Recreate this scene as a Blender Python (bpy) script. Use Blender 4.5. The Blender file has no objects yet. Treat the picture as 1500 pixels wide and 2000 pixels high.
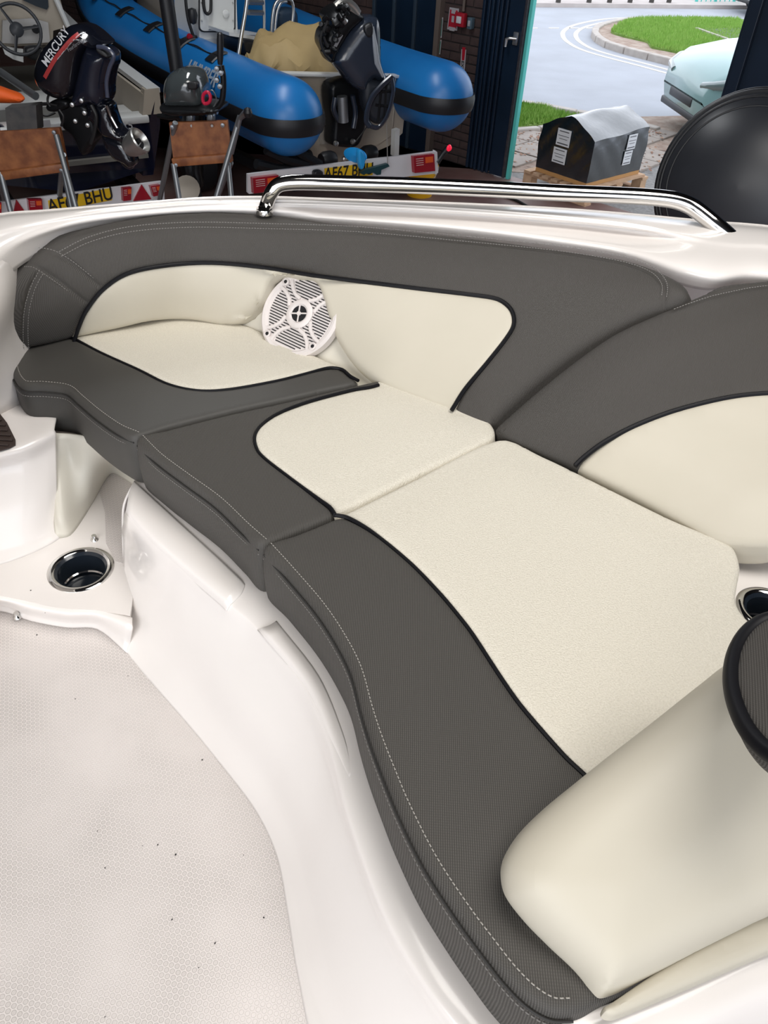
import bpy, bmesh, math, random
import numpy as np
from mathutils import Vector, Matrix, Euler
from mathutils.bvhtree import BVHTree
from mathutils.geometry import delaunay_2d_cdt
random.seed(7)
R = math.radians
SC = bpy.context.scene
COL = SC.collection

# ---------------------------------------------------------------- camera
TH, RO, FPX, H = R(40), R(3.5), 1500.0, 2.3
fw = Vector((0, math.cos(TH), -math.sin(TH)))
r0 = Vector((1, 0, 0)); u0 = Vector((0, math.sin(TH), math.cos(TH)))
cr = math.cos(RO)*r0 + math.sin(RO)*u0
cu = -math.sin(RO)*r0 + math.cos(RO)*u0
CAM = Vector((0, 0, H))
cd = bpy.data.cameras.new('camera'); cam = bpy.data.objects.new('camera', cd); COL.objects.link(cam)
cd.sensor_fit = 'VERTICAL'; cd.sensor_height = 36; cd.lens = 36*FPX/2000
cd.clip_start = .02; cd.clip_end = 300
m = Matrix((cr, cu, -fw)).transposed().to_4x4(); m.translation = CAM
cam.matrix_world = m
SC.camera = cam

# ---------------------------------------------------------------- world, light, exposure
W = bpy.data.worlds.new('overcast_sky'); SC.world = W; W.use_nodes = True
bgn = W.node_tree.nodes['Background']
bgn.inputs[0].default_value = (.86, .91, 1.0, 1); bgn.inputs[1].default_value = 1.95
SC.view_settings.view_transform = 'Standard'; SC.view_settings.look = 'None'
SC.view_settings.exposure = 0.12; SC.view_settings.gamma = 1; SC.view_settings.use_curve_mapping = False

def area(name, loc, target, sx, sy, power, color=(1, 1, 1)):
    l = bpy.data.lights.new(name, 'AREA'); l.shape = 'RECTANGLE'; l.size = sx; l.size_y = sy
    l.energy = power; l.color = color
    o = bpy.data.objects.new(name, l); COL.objects.link(o)
    o.location = loc
    o.rotation_euler = (Vector(target)-Vector(loc)).to_track_quat('-Z', 'Y').to_euler()
    return o
# daylight of the big open door behind the photographer, and the roof lights over the boat
area('rear_door_daylight', (-1.5, -2.4, 3.3), (0, 1.2, 1.3), 3.2, 2.2, 88, (1, .97, .93))
area('roof_light', (.5, .9, 4.35), (-.1, 1.2, 1.2), 1.3, 2.8, 88, (1, .965, .92))
area('roof_light', (-1.2, 5.2, 4.35), (-1.2, 5.6, 1.0), .5, 2.6, 66, (.96, .98, 1))

# ---------------------------------------------------------------- helpers
def RAY(x, y):
    return fw + cr*((x-750)/FPX) + cu*((1000-y)/FPX)
def PD(x, y, drop):            # point at a height 'drop' below the lens
    d = RAY(x, y); return CAM + d*(-drop/d.z)
def PZ(x, y, z): return PD(x, y, H-z)
def PY(x, y, Y):
    d = RAY(x, y); return CAM + d*(Y/d.y)

def cr_spline(pts, sub=6, closed=False):
    P = [np.array(p, float) for p in pts]; n = len(P); out = []
    rng = n if closed else n-1
    for i in range(rng):
        p1, p2 = P[i % n], P[(i+1) % n]
        p0 = P[(i-1) % n] if (closed or i > 0) else 2*p1-p2
        p3 = P[(i+2) % n] if (closed or i+2 < n) else 2*p2-p1
        for k in range(sub):
            t = k/sub
            # centripetal-like tension: clamp tangents to the chord length
            c = np.linalg.norm(p2-p1)
            m1 = (p2-p0)/2; m2 = (p3-p1)/2
            l1, l2 = np.linalg.norm(m1), np.linalg.norm(m2)
            if l1 > c: m1 = m1*c/l1
            if l2 > c: m2 = m2*c/l2
            t2, t3 = t*t, t*t*t
            out.append((2*t3-3*t2+1)*p1+(t3-2*t2+t)*m1+(-2*t3+3*t2)*p2+(t3-t2)*m2)
    if not closed: out.append(P[-1])
    return out

def resample(pts, step):
    P = [np.array(p, float) for p in pts]; out = [P[0]]; acc = 0
    for a, b in zip(P, P[1:]):
        L = np.linalg.norm(b-a)
        if L < 1e-9: continue
        d = step-acc
        while d <= L:
            out.append(a+(b-a)*d/L); d += step
        acc = (acc+L) % step
    if np.linalg.norm(out[-1]-P[-1]) > step*.3: out.append(P[-1])
    return out

def link(name, me, mat, parent=None, smooth=True, local=False):
    if mat is not None and len(me.materials) == 0:
        me.materials.append(mat)
    if smooth:
        for p in me.polygons: p.use_smooth = True
    o = bpy.data.objects.new(name, me); COL.objects.link(o)
    if parent is not None:
        o.parent = parent
        if not local: o.matrix_parent_inverse = MW(parent).inverted()
    return o
def MW(o):
    m = o.matrix_basis.copy()
    return m if o.parent is None else MW(o.parent) @ o.matrix_parent_inverse @ m
def mesh(name, v, f, mat, parent=None, smooth=True, local=False):
    me = bpy.data.meshes.new(name); me.from_pydata([tuple(x) for x in v], [], f); me.validate(); me.update()
    return link(name, me, mat, parent, smooth, local)
def tag(o, label=None, cat=None, group=None, kind=None):
    if label: o['label'] = label
    if cat: o['category'] = cat
    if group: o['group'] = group
    if kind: o['kind'] = kind
    return o
def thing(name, label, cat, loc=(0, 0, 0), rot=(0, 0, 0), group=None):
    o = bpy.data.objects.new(name, None); COL.objects.link(o); o.empty_display_size = .1
    o.location = loc; o.rotation_euler = rot
    return tag(o, label, cat, group)

class MB:
    """collects shapes, then links them as one mesh"""
    def __init__(s): s.v = []; s.f = []
    def add(s, v, f):
        b = len(s.v); s.v += [tuple(x) for x in v]; s.f += [tuple(i+b for i in q) for q in f]; return s
    def box(s, c, d, M=None, bev=0):
        bm = bmesh.new(); bmesh.ops.create_cube(bm, size=1)
        for w in bm.verts: w.co = Vector((w.co.x*d[0], w.co.y*d[1], w.co.z*d[2]))
        if bev: bmesh.ops.bevel(bm, geom=list(bm.edges), offset=bev, segments=2, affect='EDGES', profile=.5)
        T = Matrix.Translation(Vector(c)) @ (M.to_4x4() if M is not None else Matrix.Identity(4))
        bm.verts.ensure_lookup_table(); bm.verts.index_update()
        s.add([T @ w.co for w in bm.verts], [[w.index for w in p.verts] for p in bm.faces]); bm.free(); return s
    def rounded(s, c, d, bev, seg=4, M=None):
        bm = bmesh.new(); bmesh.ops.create_cube(bm, size=1)
        for w in bm.verts: w.co = Vector((w.co.x*d[0], w.co.y*d[1], w.co.z*d[2]))
        bmesh.ops.bevel(bm, geom=list(bm.edges), offset=bev, segments=seg, affect='EDGES', profile=.5)
        T = Matrix.Translation(Vector(c)) @ (M.to_4x4() if M is not None else Matrix.Identity(4))
        bm.verts.index_update()
        s.add([T @ w.co for w in bm.verts], [[w.index for w in p.verts] for p in bm.faces]); bm.free(); return s
    def tube(s, pts, r, seg=10, closed=False, cap=True, flat=1.0, up=None):
        P = [Vector(p) for p in pts]; n = len(P)
        rs = r if hasattr(r, '__len__') else [r]*n
        nrm = None; rings = []
        for i in range(n):
            a = P[i-1] if (i > 0 or closed) else P[i]; b = P[(i+1) % n] if (i < n-1 or closed) else P[i]
            t = (b-a).normalized()
            if nrm is None:
                nrm = t.orthogonal().normalized() if up is None else (Vector(up)-t*t.dot(Vector(up))).normalized()
            else:
                nrm = (nrm-t*t.dot(nrm)).normalized() if up is None else (Vector(up)-t*t.dot(Vector(up))).normalized()
            bn = t.cross(nrm)
            rings.append([P[i]+(nrm*math.cos(2*math.pi*k/seg)*flat+bn*math.sin(2*math.pi*k/seg))*rs[i] for k in range(seg)])
        v = [q for ring in rings for q in ring]; f = []
        m_ = n if closed else n-1
        for i in range(m_):
            j = (i+1) % n
            for k in range(seg):
                l = (k+1) % seg; f.append((i*seg+k, i*seg+l, j*seg+l, j*seg+k))
        if cap and not closed:
            f.append(tuple(range(seg))[::-1]); f.append(tuple((n-1)*seg+k for k in range(seg)))
        return s.add(v, f)
    def cyl(s, a, b, r, seg=16): return s.tube([a, b], r, seg)
    def lathe(s, prof, c=(0, 0, 0), M=None, seg=32):
        T = Matrix.Translation(Vector(c)) @ (M.to_4x4() if M is not None else Matrix.Identity(4))
        v = []; f = []; n = len(prof)
        for k in range(seg):
            a = 2*math.pi*k/seg
            for (r, z) in prof: v.append(T @ Vector((r*math.cos(a), r*math.sin(a), z)))
        for k in range(seg):
            l = (k+1) % seg
            for i in range(n-1): f.append((k*n+i, l*n+i, l*n+i+1, k*n+i+1))
        return s.add(v, f)
    def loft(s, rings, cap=True, closed=True):
        n = len(rings[0]); v = [q for r_ in rings for q in r_]; f = []
        for i in range(len(rings)-1):
            for k in range(n if closed else n-1):
                l = (k+1) % n; f.append((i*n+k, i*n+l, (i+1)*n+l, (i+1)*n+k))
        if cap: f.append(tuple(range(n))[::-1]); f.append(tuple((len(rings)-1)*n+k for k in range(n)))
        return s.add(v, f)
    def prism(s, poly, a, b):      # poly: 3D points, extruded by vector b-a
        n = len(poly); d = Vector(b)-Vector(a)
        v = [Vector(p) for p in poly]+[Vector(p)+d for p in poly]
        f = [tuple(range(n))[::-1], tuple(range(n, 2*n))]+[(i, (i+1) % n, n+(i+1) % n, n+i) for i in range(n)]
        return s.add(v, f)
    def build(s, name, mat, parent=None, smooth=True, local=True):
        o = mesh(name, s.v, s.f, mat, parent, smooth, local)
        bm = bmesh.new(); bm.from_mesh(o.data); bmesh.ops.recalc_face_normals(bm, faces=bm.faces)
        bm.to_mesh(o.data); bm.free()
        if smooth:
            try: o.data.set_sharp_from_angle(angle=R(38))
            except Exception: pass
        return o

def text(name, body, size, M, mat, parent=None, local=False, extrude=.0006, align='CENTER', sx=1.0, shear=0):
    cu_ = bpy.data.curves.new(name, 'FONT'); cu_.body = body; cu_.size = size; cu_.extrude = extrude
    cu_.align_x = align; cu_.align_y = 'CENTER'; cu_.shear = shear; cu_.offset = size*.012
    to = bpy.data.objects.new(name, cu_); COL.objects.link(to)
    dg = bpy.context.evaluated_depsgraph_get(); dg.update()
    me = bpy.data.meshes.new_from_object(to.evaluated_get(dg)); bpy.data.objects.remove(to)
    me.transform(M @ Matrix.Diagonal((sx, 1, 1, 1)))
    o = link(name, me, None, parent, False, local); o.data.materials.clear(); o.data.materials.append(mat)
    return o
def frame(o, x, z):               # matrix with given x axis, z axis (normal), origin
    z = Vector(z).normalized(); x = Vector(x); x = (x-z*x.dot(z)).normalized(); y = z.cross(x)
    M = Matrix((x, y, z)).transposed().to_4x4(); M.translation = Vector(o); return M

# ---------------------------------------------------------------- materials
def mat(name, col, rough=.5, metal=0, spec=.5, coat=0, bump=None, var=None, emit=None, trans=0, coord='Object'):
    """bump=(scale,strength,kind[,distance]); var=(scale,amount,colour2)"""
    m = bpy.data.materials.new(name); m.use_nodes = True; nt = m.node_tree; N = nt.nodes; L = nt.links
    b = N['Principled BSDF']
    b.inputs['Base Color'].default_value = (*col, 1); b.inputs['Roughness'].default_value = rough
    b.inputs['Metallic'].default_value = metal; b.inputs['Specular IOR Level'].default_value = spec
    b.inputs['Coat Weight'].default_value = coat; b.inputs['Coat Roughness'].default_value = .08
    b.inputs['Transmission Weight'].default_value = trans
    if emit: b.inputs['Emission Color'].default_value = (*emit[0], 1); b.inputs['Emission Strength'].default_value = emit[1]
    tc = N.new('ShaderNodeTexCoord')
    if var:
        n = N.new('ShaderNodeTexNoise'); n.inputs['Scale'].default_value = var[0]; n.inputs['Detail'].default_value = 5
        L.new(tc.outputs[coord], n.inputs['Vector'])
        r = N.new('ShaderNodeValToRGB'); r.color_ramp.elements[0].position = .35; r.color_ramp.elements[1].position = .65
        r.color_ramp.elements[0].color = (*col, 1); c2 = var[2]; a = var[1]
        r.color_ramp.elements[1].color = tuple(c*(1-a)+d*a for c, d in zip(col, c2))+(1,)
        L.new(n.outputs['Fac'], r.inputs['Fac']); L.new(r.outputs['Color'], b.inputs['Base Color'])
    if bump:
        if bump[2] == 'noise':
            t = N.new('ShaderNodeTexNoise'); t.inputs['Detail'].default_value = 3; out = t.outputs['Fac']
        elif bump[2] == 'voronoi':
            t = N.new('ShaderNodeTexVoronoi'); out = t.outputs['Distance']
        t.inputs['Scale'].default_value = bump[0]
        L.new(tc.outputs[coord], t.inputs['Vector'])
        bn = N.new('ShaderNodeBump'); bn.inputs['Strength'].default_value = bump[1]
        bn.inputs['Distance'].default_value = bump[3] if len(bump) > 3 else .002
        L.new(out, bn.inputs['Height']); L.new(bn.outputs['Normal'], b.inputs['Normal'])
    return m
def mth(N, L, op, a, b=None, c=None):
    n = N.new('ShaderNodeMath'); n.operation = op
    for i, q in enumerate((a, b, c)):
        if q is None: continue
        if isinstance(q, (int, float)): n.inputs[i].default_value = q
        else: L.new(q, n.inputs[i])
    return n.outputs[0]

def weave_mat(name, base, light, su=420, sv=1100, ang=0.0):
    """marine vinyl woven look: fine raised ribs crossed by a finer thread"""
    m = mat(name, base, .62, spec=.35); nt = m.node_tree; N, L = nt.nodes, nt.links; b = N['Principled BSDF']
    tc = N.new('ShaderNodeTexCoord'); mp = N.new('ShaderNodeMapping'); L.new(tc.outputs['Object'], mp.inputs['Vector'])
    mp.inputs['Rotation'].default_value = (0, 0, ang)
    sp = N.new('ShaderNodeSeparateXYZ'); L.new(mp.outputs['Vector'], sp.inputs['Vector'])
    x, y, z = sp.outputs
    yz = mth(N, L, 'ADD', y, z)
    u = mth(N, L, 'SINE', mth(N, L, 'MULTIPLY', x, 2*math.pi*su)); v = mth(N, L, 'SINE', mth(N, L, 'MULTIPLY', yz, 2*math.pi*su*.8))
    w = mth(N, L, 'MULTIPLY', mth(N, L, 'ADD', u, 1.0), mth(N, L, 'ADD', mth(N, L, 'MULTIPLY', v, .28), 1.0))
    f = mth(N, L, 'MULTIPLY', w, .34)
    mx = N.new('ShaderNodeMix'); mx.data_type = 'RGBA'; L.new(f, mx.inputs['Factor'])
    mx.inputs['A'].default_value = (*base, 1); mx.inputs['B'].default_value = (*light, 1)
    L.new(mx.outputs['Result'], b.inputs['Base Color'])
    bp = N.new('ShaderNodeBump'); bp.inputs['Strength'].default_value = .35; bp.inputs['Distance'].default_value = .0006
    L.new(w, bp.inputs['Height']); L.new(bp.outputs['Normal'], b.inputs['Normal'])
    return m

def nonskid_mat(name, base, dark, s=.0078):
    """moulded non-slip deck: hexagonally packed shallow round dimples"""
    m = mat(name, base, .38, spec=.45); nt = m.node_tree; N, L = nt.nodes, nt.links; b = N['Principled BSDF']
    tc = N.new('ShaderNodeTexCoord'); mp = N.new('ShaderNodeMapping'); L.new(tc.outputs['Object'], mp.inputs['Vector'])
    mp.inputs['Rotation'].default_value = (0, 0, R(8)); mp.inputs['Scale'].default_value = (1/s, 1/s, 1)
    sp = N.new('ShaderNodeSeparateXYZ'); L.new(mp.outputs['Vector'], sp.inputs['Vector']); x, y = sp.outputs[0], sp.outputs[1]
    q = math.sqrt(3)
    def lat(ox, oy):
        fx = mth(N, L, 'SUBTRACT', mth(N, L, 'FRACT', mth(N, L, 'ADD', x, ox)), .5)
        fy = mth(N, L, 'MULTIPLY', mth(N, L, 'SUBTRACT', mth(N, L, 'FRACT', mth(N, L, 'ADD', mth(N, L, 'DIVIDE', y, q), oy)), .5), q)
        return mth(N, L, 'SQRT', mth(N, L, 'ADD', mth(N, L, 'MULTIPLY', fx, fx), mth(N, L, 'MULTIPLY', fy, fy)))
    d = mth(N, L, 'MINIMUM', lat(0, 0), lat(.5, .5))
    r = N.new('ShaderNodeValToRGB'); e = r.color_ramp.elements
    e[0].position = .30; e[0].color = (.55, .55, .55, 1); e[1].position = .5; e[1].color = (.9, .9, .9, 1)
    k = e.new(.37); k.color = (0, 0, 0, 1); k = e.new(.44); k.color = (1, 1, 1, 1)
    L.new(d, r.inputs['Fac'])
    bp = N.new('ShaderNodeBump'); bp.inputs['Strength'].default_value = .55; bp.inputs['Distance'].default_value = .0009
    L.new(r.outputs['Color'], bp.inputs['Height']); L.new(bp.outputs['Normal'], b.inputs['Normal'])
    # darker colour in the dimples, its strength varied by noise
    n = N.new('ShaderNodeTexNoise'); n.inputs['Scale'].default_value = 5.0; n.inputs['Detail'].default_value = 4; L.new(tc.outputs['Object'], n.inputs['Vector'])
    g = mth(N, L, 'MULTIPLY', mth(N, L, 'SUBTRACT', 1.0, r.outputs['Color']), mth(N, L, 'MULTIPLY_ADD', n.outputs['Fac'], 1.6, -.35))
    g.node.use_clamp = True
    mx = N.new('ShaderNodeMix'); mx.data_type = 'RGBA'; L.new(g, mx.inputs['Factor'])
    mx.inputs['A'].default_value = (*base, 1); mx.inputs['B'].default_value = (*dark, 1)
    L.new(mx.outputs['Result'], b.inputs['Base Color'])
    return m

M_gel = mat('white_gelcoat', (.84, .80, .77), .24, spec=.5, coat=.45, var=(3, .4, (.82, .775, .74)))
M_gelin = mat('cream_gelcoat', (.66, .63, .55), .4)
M_deck = nonskid_mat('nonskid_deck', (.74, .69, .665), (.27, .25, .235))
M_gray = weave_mat('charcoal_woven_vinyl', (.046, .043, .039), (.115, .108, .098))
M_grayp = mat('charcoal_vinyl', (.062, .059, .054), .55, spec=.4, bump=(900, .25, 'noise', .0006))
M_grayb = weave_mat('charcoal_backrest_vinyl', (.052, .048, .044), (.088, .082, .075), su=520, ang=R(20))
M_cream = mat('cream_vinyl', (.58, .54, .45), .5, spec=.35, var=(7, .5, (.54, .505, .415)))
M_creamt = mat('cream_textured_vinyl', (.77, .73, .635), .6, spec=.3, bump=(420, .9, 'noise', .0018), var=(420, .8, (.66, .62, .53)))
M_pipe = mat('black_piping', (.004, .004, .006), .5, spec=.25)
M_thread = mat('pale_thread', (.36, .34, .31), .7)
M_thread2 = mat('grey_thread', (.24, .23, .215), .7)
M_seam = mat('dark_seam_fold', (.022, .021, .02), .7)
M_steel = mat('polished_steel', (.66, .65, .63), .07, metal=1)
M_spk = mat('white_speaker_plastic', (.74, .69, .67), .42)
M_black = mat('black_recess', (.012, .012, .014), .5)
M_brown = mat('brown_slatted_mat', (.042, .027, .022), .6)
# ================================================================ the boat we stand in
FLOOR, SEAT, COAM, DECK = 1.10, .78, .56, 1.04
boat = thing('motorboat', 'white motorboat cockpit with curved seat base, gunwale and dimpled non-slip floor', 'boat', (0, 1.0, .0))

def S_plane(drop):
    def g(x, y): return PD(x, y, drop), Vector((0, 0, 1))
    return g
def S_plane3(a, b, c):
    A, B, C = PD(*a), PD(*b), PD(*c); n = (B-A).cross(C-A).normalized()
    if n.dot(CAM-A) < 0: n = -n
    def g(x, y):
        d = RAY(x, y); return CAM+d*((A-CAM).dot(n)/d.dot(n)), n
    return g
def S_loft(pairs, bulge=.0, sub=8, rows=14):
    bot = cr_spline([PD(*p[0]) for p in pairs], sub); top = cr_spline([PD(*p[1]) for p in pairs], sub)
    v = []; n = len(bot); ts = [-.35+1.7*i/rows for i in range(rows+1)]
    for t in ts:
        for a, b in zip(bot, top):
            p = a*(1-t)+b*t
            d = np.array(CAM)-p; d = d/np.linalg.norm(d)
            v.append(Vector(p+d*bulge*max(0, 1-(2*t-1)**2)))
    f = [(i*n+k, i*n+k+1, (i+1)*n+k+1, (i+1)*n+k) for i in range(rows) for k in range(n-1)]
    vn = [Vector() for _ in v]
    for q in f:
        nn = (v[q[1]]-v[q[0]]).cross(v[q[3]]-v[q[0]]).normalized()
        if nn.dot(CAM-v[q[0]]) < 0: nn = -nn
        for i in q: vn[i] += nn
    bv = BVHTree.FromPolygons(v, f)
    def g(x, y):
        d = RAY(x, y).normalized(); loc, no, idx, dist = bv.ray_cast(CAM, d)
        if loc is None:
            c = CAM+d*1.6; loc, no, idx, dist = bv.find_nearest(c)
            loc = CAM+d*(loc-CAM).length
        q = f[idx]; ws = [1/((v[i]-loc).length+.004) for i in q]
        nn = sum((vn[i].normalized()*w for i, w in zip(q, ws)), Vector()).normalized()
        return loc, nn
    return g

def inside(poly, x, y):
    c = False; j = len(poly)-1
    for i in range(len(poly)):
        xi, yi = poly[i][0], poly[i][1]; xj, yj = poly[j][0], poly[j][1]
        if (yi > y) != (yj > y) and x < (xj-xi)*(y-yi)/(yj-yi+1e-12)+xi: c = not c
        j = i
    return c
def inside_np(poly, X, Y):
    P = np.array([(p[0], p[1]) for p in poly]); c = np.zeros(len(X), bool); j = len(P)-1
    for i in range(len(P)):
        xi, yi = P[i]; xj, yj = P[j]
        if yi != yj: c ^= ((yi > Y) != (yj > Y)) & (X < (xj-xi)*(Y-yi)/(yj-yi)+xi)
        j = i
    return c

def pad(root, S, outline, parts, seams=(), r=.02, th=.1, crown=.006, grid=15, groove=.004, gw=.0045, rad=None, sidebulge=.004, k=1.0):
    """upholstered solid: outline drawn on surface S, rounded edge, grooves on seams.
    parts: list of (name, material, polygon or None); first match wins."""
    out = resample([*outline, outline[0]], 7)[:-1] if len(outline) else []
    if np.linalg.norm(out[-1]-out[0]) < 3: out = out[:-1]
    OUT = np.array([(p[0], p[1]) for p in out])
    n = len(OUT); pts = [tuple(p) for p in OUT]; edges = [(i, (i+1) % n) for i in range(n)]
    seamp = []
    for s in seams:
        q = resample(s, 7); b = len(pts); pts += [(p[0], p[1]) for p in q]
        edges += [(b+i, b+i+1) for i in range(len(q)-1)]; seamp += [(p[0], p[1]) for p in q]
    SE = np.array(seamp) if seamp else np.zeros((0, 2))
    # rings
    T = np.roll(OUT, -1, 0)-np.roll(OUT, 1, 0); T /= np.linalg.norm(T, axis=1)[:, None]+1e-9
    a2 = sum(OUT[i][0]*OUT[(i+1) % n][1]-OUT[(i+1) % n][0]*OUT[i][1] for i in range(n))
    Nn = np.stack([-T[:, 1], T[:, 0]], 1)*(1 if a2 > 0 else -1)
    cand = []
    for d in ((1.5, 3.5, 6.5, 10.5, 16, 23) if k == 1 else (.7, 1.8, 3.2, 5, 7.2, 9.8, 13, 17, 22)):
        c = OUT+Nn*d*k; cand.append(c[::1] if d*k < 12 else c[::2])
    for s in seams:
        q = np.array([(p[0], p[1]) for p in resample(s, 7)]); t = np.gradient(q, axis=0); t /= np.linalg.norm(t, axis=1)[:, None]+1e-9
        nn = np.stack([-t[:, 1], t[:, 0]], 1)
        for d in (2.2, 5, 9): cand.append(q+nn*d); cand.append(q-nn*d)
    x0, y0 = OUT.min(0); x1, y1 = OUT.max(0)
    g = np.array([(x, y) for x in np.arange(x0, x1, grid) for y in np.arange(y0, y1, grid)]); 
    C = np.concatenate(cand+[g]); C = C[inside_np(OUT, C[:, 0], C[:, 1])]
    def dmin(A, B):
        if len(B) == 0: return np.full(len(A), 1e9)
        o = np.empty(len(A))
        for i in range(0, len(A), 1500): o[i:i+1500] = np.sqrt(((A[i:i+1500, None, :]-B[None])**2).sum(2)).min(1)
        return o
    C = C[(dmin(C, OUT) > 1.0) & (dmin(C, SE) > 1.6)]
    key = {}                                  # thin near duplicates
    keep = []
    for i, c in enumerate(C):
        kk = (int(c[0]/2.2), int(c[1]/2.2))
        if kk not in key: key[kk] = 1; keep.append(i)
    C = C[keep]; allp = pts+[tuple(c) for c in C]
    vv, ee, ff, *_ = delaunay_2d_cdt([Vector(p) for p in allp], edges, [], 0, 1e-5)
    V2 = np.array([(p[0], p[1]) for p in vv])
    F = [q for q in ff if len(q) == 3]
    cen = V2[np.array(F)].mean(1); ok = inside_np(OUT, cen[:, 0], cen[:, 1])
    F = [q for q, o in zip(F, ok) if o]; cen = cen[ok]
    base = [S(x, y) for x, y in V2]; B = np.array([b[0] for b in base]); NO = np.array([b[1] for b in base])
    def dsegs(A, Q, closed):
        P0 = Q if closed else Q[:-1]; P1 = np.roll(Q, -1, 0) if closed else Q[1:]
        if len(P0) == 0: return np.full(len(A), 1e9)
        D = P1-P0; LL = (D**2).sum(1)+1e-12; okk = LL < .08**2; P0, D, LL = P0[okk], D[okk], LL[okk]
        o = np.empty(len(A))
        for i in range(0, len(A), 800):
            W = A[i:i+800, None, :]-P0[None]; t = np.clip((W*D[None]).sum(2)/LL, 0, 1)
            o[i:i+800] = np.sqrt(((W-t[..., None]*D[None])**2).sum(2)).min(1)
        return o
    O3 = np.array([S(x, y)[0] for x, y in OUT])
    S3 = np.array([S(x, y)[0] for x, y in (resample(SE, 4) if False else seamp)]) if seamp else np.zeros((0, 3))
    d = dsegs(B, O3, True); ds = dsegs(B, S3, False) if len(S3) else np.full(len(B), 1e9)
    R_ = np.full(len(B), r) if rad is None else np.array([rad(x, y) for x, y in V2])
    dd = np.clip(d/R_, 0, 1); h = R_*(np.sqrt(np.clip(1-(1-dd)**2, 0, 1))-1)
    tt = np.clip(d/.10, 0, 1); h += crown*tt*tt*(3-2*tt) - groove*np.exp(-(ds/gw)**2)
    top = B+NO*h[:, None]
    objs = {}
    polys = [(nm, mt, pl) for nm, mt, pl in parts]
    who = np.full(len(F), -1)
    for i, (nm, mt, pl) in enumerate(polys):
        msk = np.ones(len(F), bool) if pl is None else inside_np(pl, cen[:, 0], cen[:, 1])
        who[(who < 0) & msk] = i
    for i, (nm, mt, pl) in enumerate(polys):
        fs = [F[j] for j in np.nonzero(who == i)[0]]
        if not fs: continue
        used = sorted({q for t in fs for q in t}); mp = {q: a for a, q in enumerate(used)}; nu = len(used)
        v = [Vector(top[q]) for q in used]
        tri = [tuple(mp[q] for q in t) for t in fs]
        # orient tris outwards
        a, b, c = (v[q] for q in tri[len(tri)//2]); nn = (b-a).cross(c-a)
        if nn.dot(Vector(NO[used[tri[len(tri)//2][0]]])) < 0: tri = [t[::-1] for t in tri]
        ec = {}
        for t in tri:
            for e in ((t[0], t[1]), (t[1], t[2]), (t[2], t[0])): ec[e] = 1
        bd = [e for e in ec if (e[1], e[0]) not in ec]
        outd = {}
        for (p, q) in bd:
            tdir = (v[q]-v[p]); o = tdir.cross(Vector(NO[used[p]]))
            for w in (p, q): outd[w] = outd.get(w, Vector())+o.normalized()
        rows = [(.12, .5), (.45, 1), (.8, .6), (1, 0)]; f = list(tri); prev = {p: p for e in bd for p in e}
        for (t, bl) in rows:
            cur = {}
            for w in outd:
                qn = Vector(NO[used[w]]); b0 = Vector(B[used[w]]); hh = h[used[w]]; tot = hh-(-th)
                outer = 1 if d[used[w]] < .003 else 0
                cur[w] = len(v)
                v.append(b0+qn*(hh-tot*t)+outd[w].normalized()*(sidebulge*bl*outer))
            for (p, q) in bd: f.append((prev[p], cur[p], cur[q], prev[q]))
            prev = cur
        nb = {}
        for w in range(nu):
            if w in prev: nb[w] = prev[w]
            else:
                nb[w] = len(v); v.append(Vector(B[used[w]])-Vector(NO[used[w]])*th)
        f += [tuple(nb[q] for q in t)[::-1] for t in tri]
        o = mesh(nm, v, f, mt, root); o.data.validate(); objs[nm] = o
        bm = bmesh.new(); bm.from_mesh(o.data); bmesh.ops.recalc_face_normals(bm, faces=bm.faces); bm.to_mesh(o.data); bm.free()
        try: o.data.set_sharp_from_angle(angle=R(50))
        except Exception: pass
    return objs

def surf_path(S, pts, step=6, lift=0.0):
    o = []
    for p in resample(pts, step):
        a, n = S(p[0], p[1]); o.append((a+n*lift, n))
    return o
def piping(root, S, pts, r=.0034, lift=0.0, name='piping', m=None, seg=8):
    P = surf_path(S, pts, 6, lift); return MB().tube([p for p, n in P], r, seg).build(name, m or M_pipe, root, local=False)
def stitches(root, path, name='stitching', pitch=.0056, ln=.0036, w=.0007, mt=None):
    mb = MB(); P = [p for p, n in path]; NN = [n for p, n in path]; acc = 0; i = 0; q = 0.0
    for a in range(len(P)-1):
        L = (P[a+1]-P[a]).length
        if L < 1e-7: continue
        t = (P[a+1]-P[a])/L
        while q < L:
            c = P[a]+t*q; n = NN[a]; s_ = t.cross(n).normalized(); up = n*.0006
            v = [c-t*ln/2-s_*w+up*0, c-t*ln/2+s_*w, c+t*ln/2+s_*w, c+t*ln/2-s_*w, c+up*1.6]
            mb.add(v, [(0, 1, 4), (1, 2, 4), (2, 3, 4), (3, 0, 4), (3, 2, 1, 0)]); q += pitch
        q -= L
    o = mb.build(name, mt or M_thread, root, smooth=False, local=False); o['kind'] = 'stuff'; return o
def sheet(root, name, rows, mt, subu=5, subv=5, th=.006):
    R1 = [cr_spline([PD(*p) for p in row], subu) for row in rows]
    n = len(R1[0]); cols = [cr_spline([row[i] for row in R1], subv) for i in range(n)]
    m_ = len(cols[0]); v = []; f = []
    for c in cols: v += [Vector(p) for p in c]
    for i in range(n-1):
        for j in range(m_-1): f.append((i*m_+j, (i+1)*m_+j, (i+1)*m_+j+1, i*m_+j+1))
    o = mesh(name, v, f, mt, root)
    # face the camera side, then give it thickness away from it
    me = o.data; s = sum((p.normal.dot(CAM-p.center) for p in me.polygons))
    if s < 0: me.flip_normals()
    md = o.modifiers.new('shell', 'SOLIDIFY'); md.thickness = th; md.offset = -1
    return o
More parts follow.
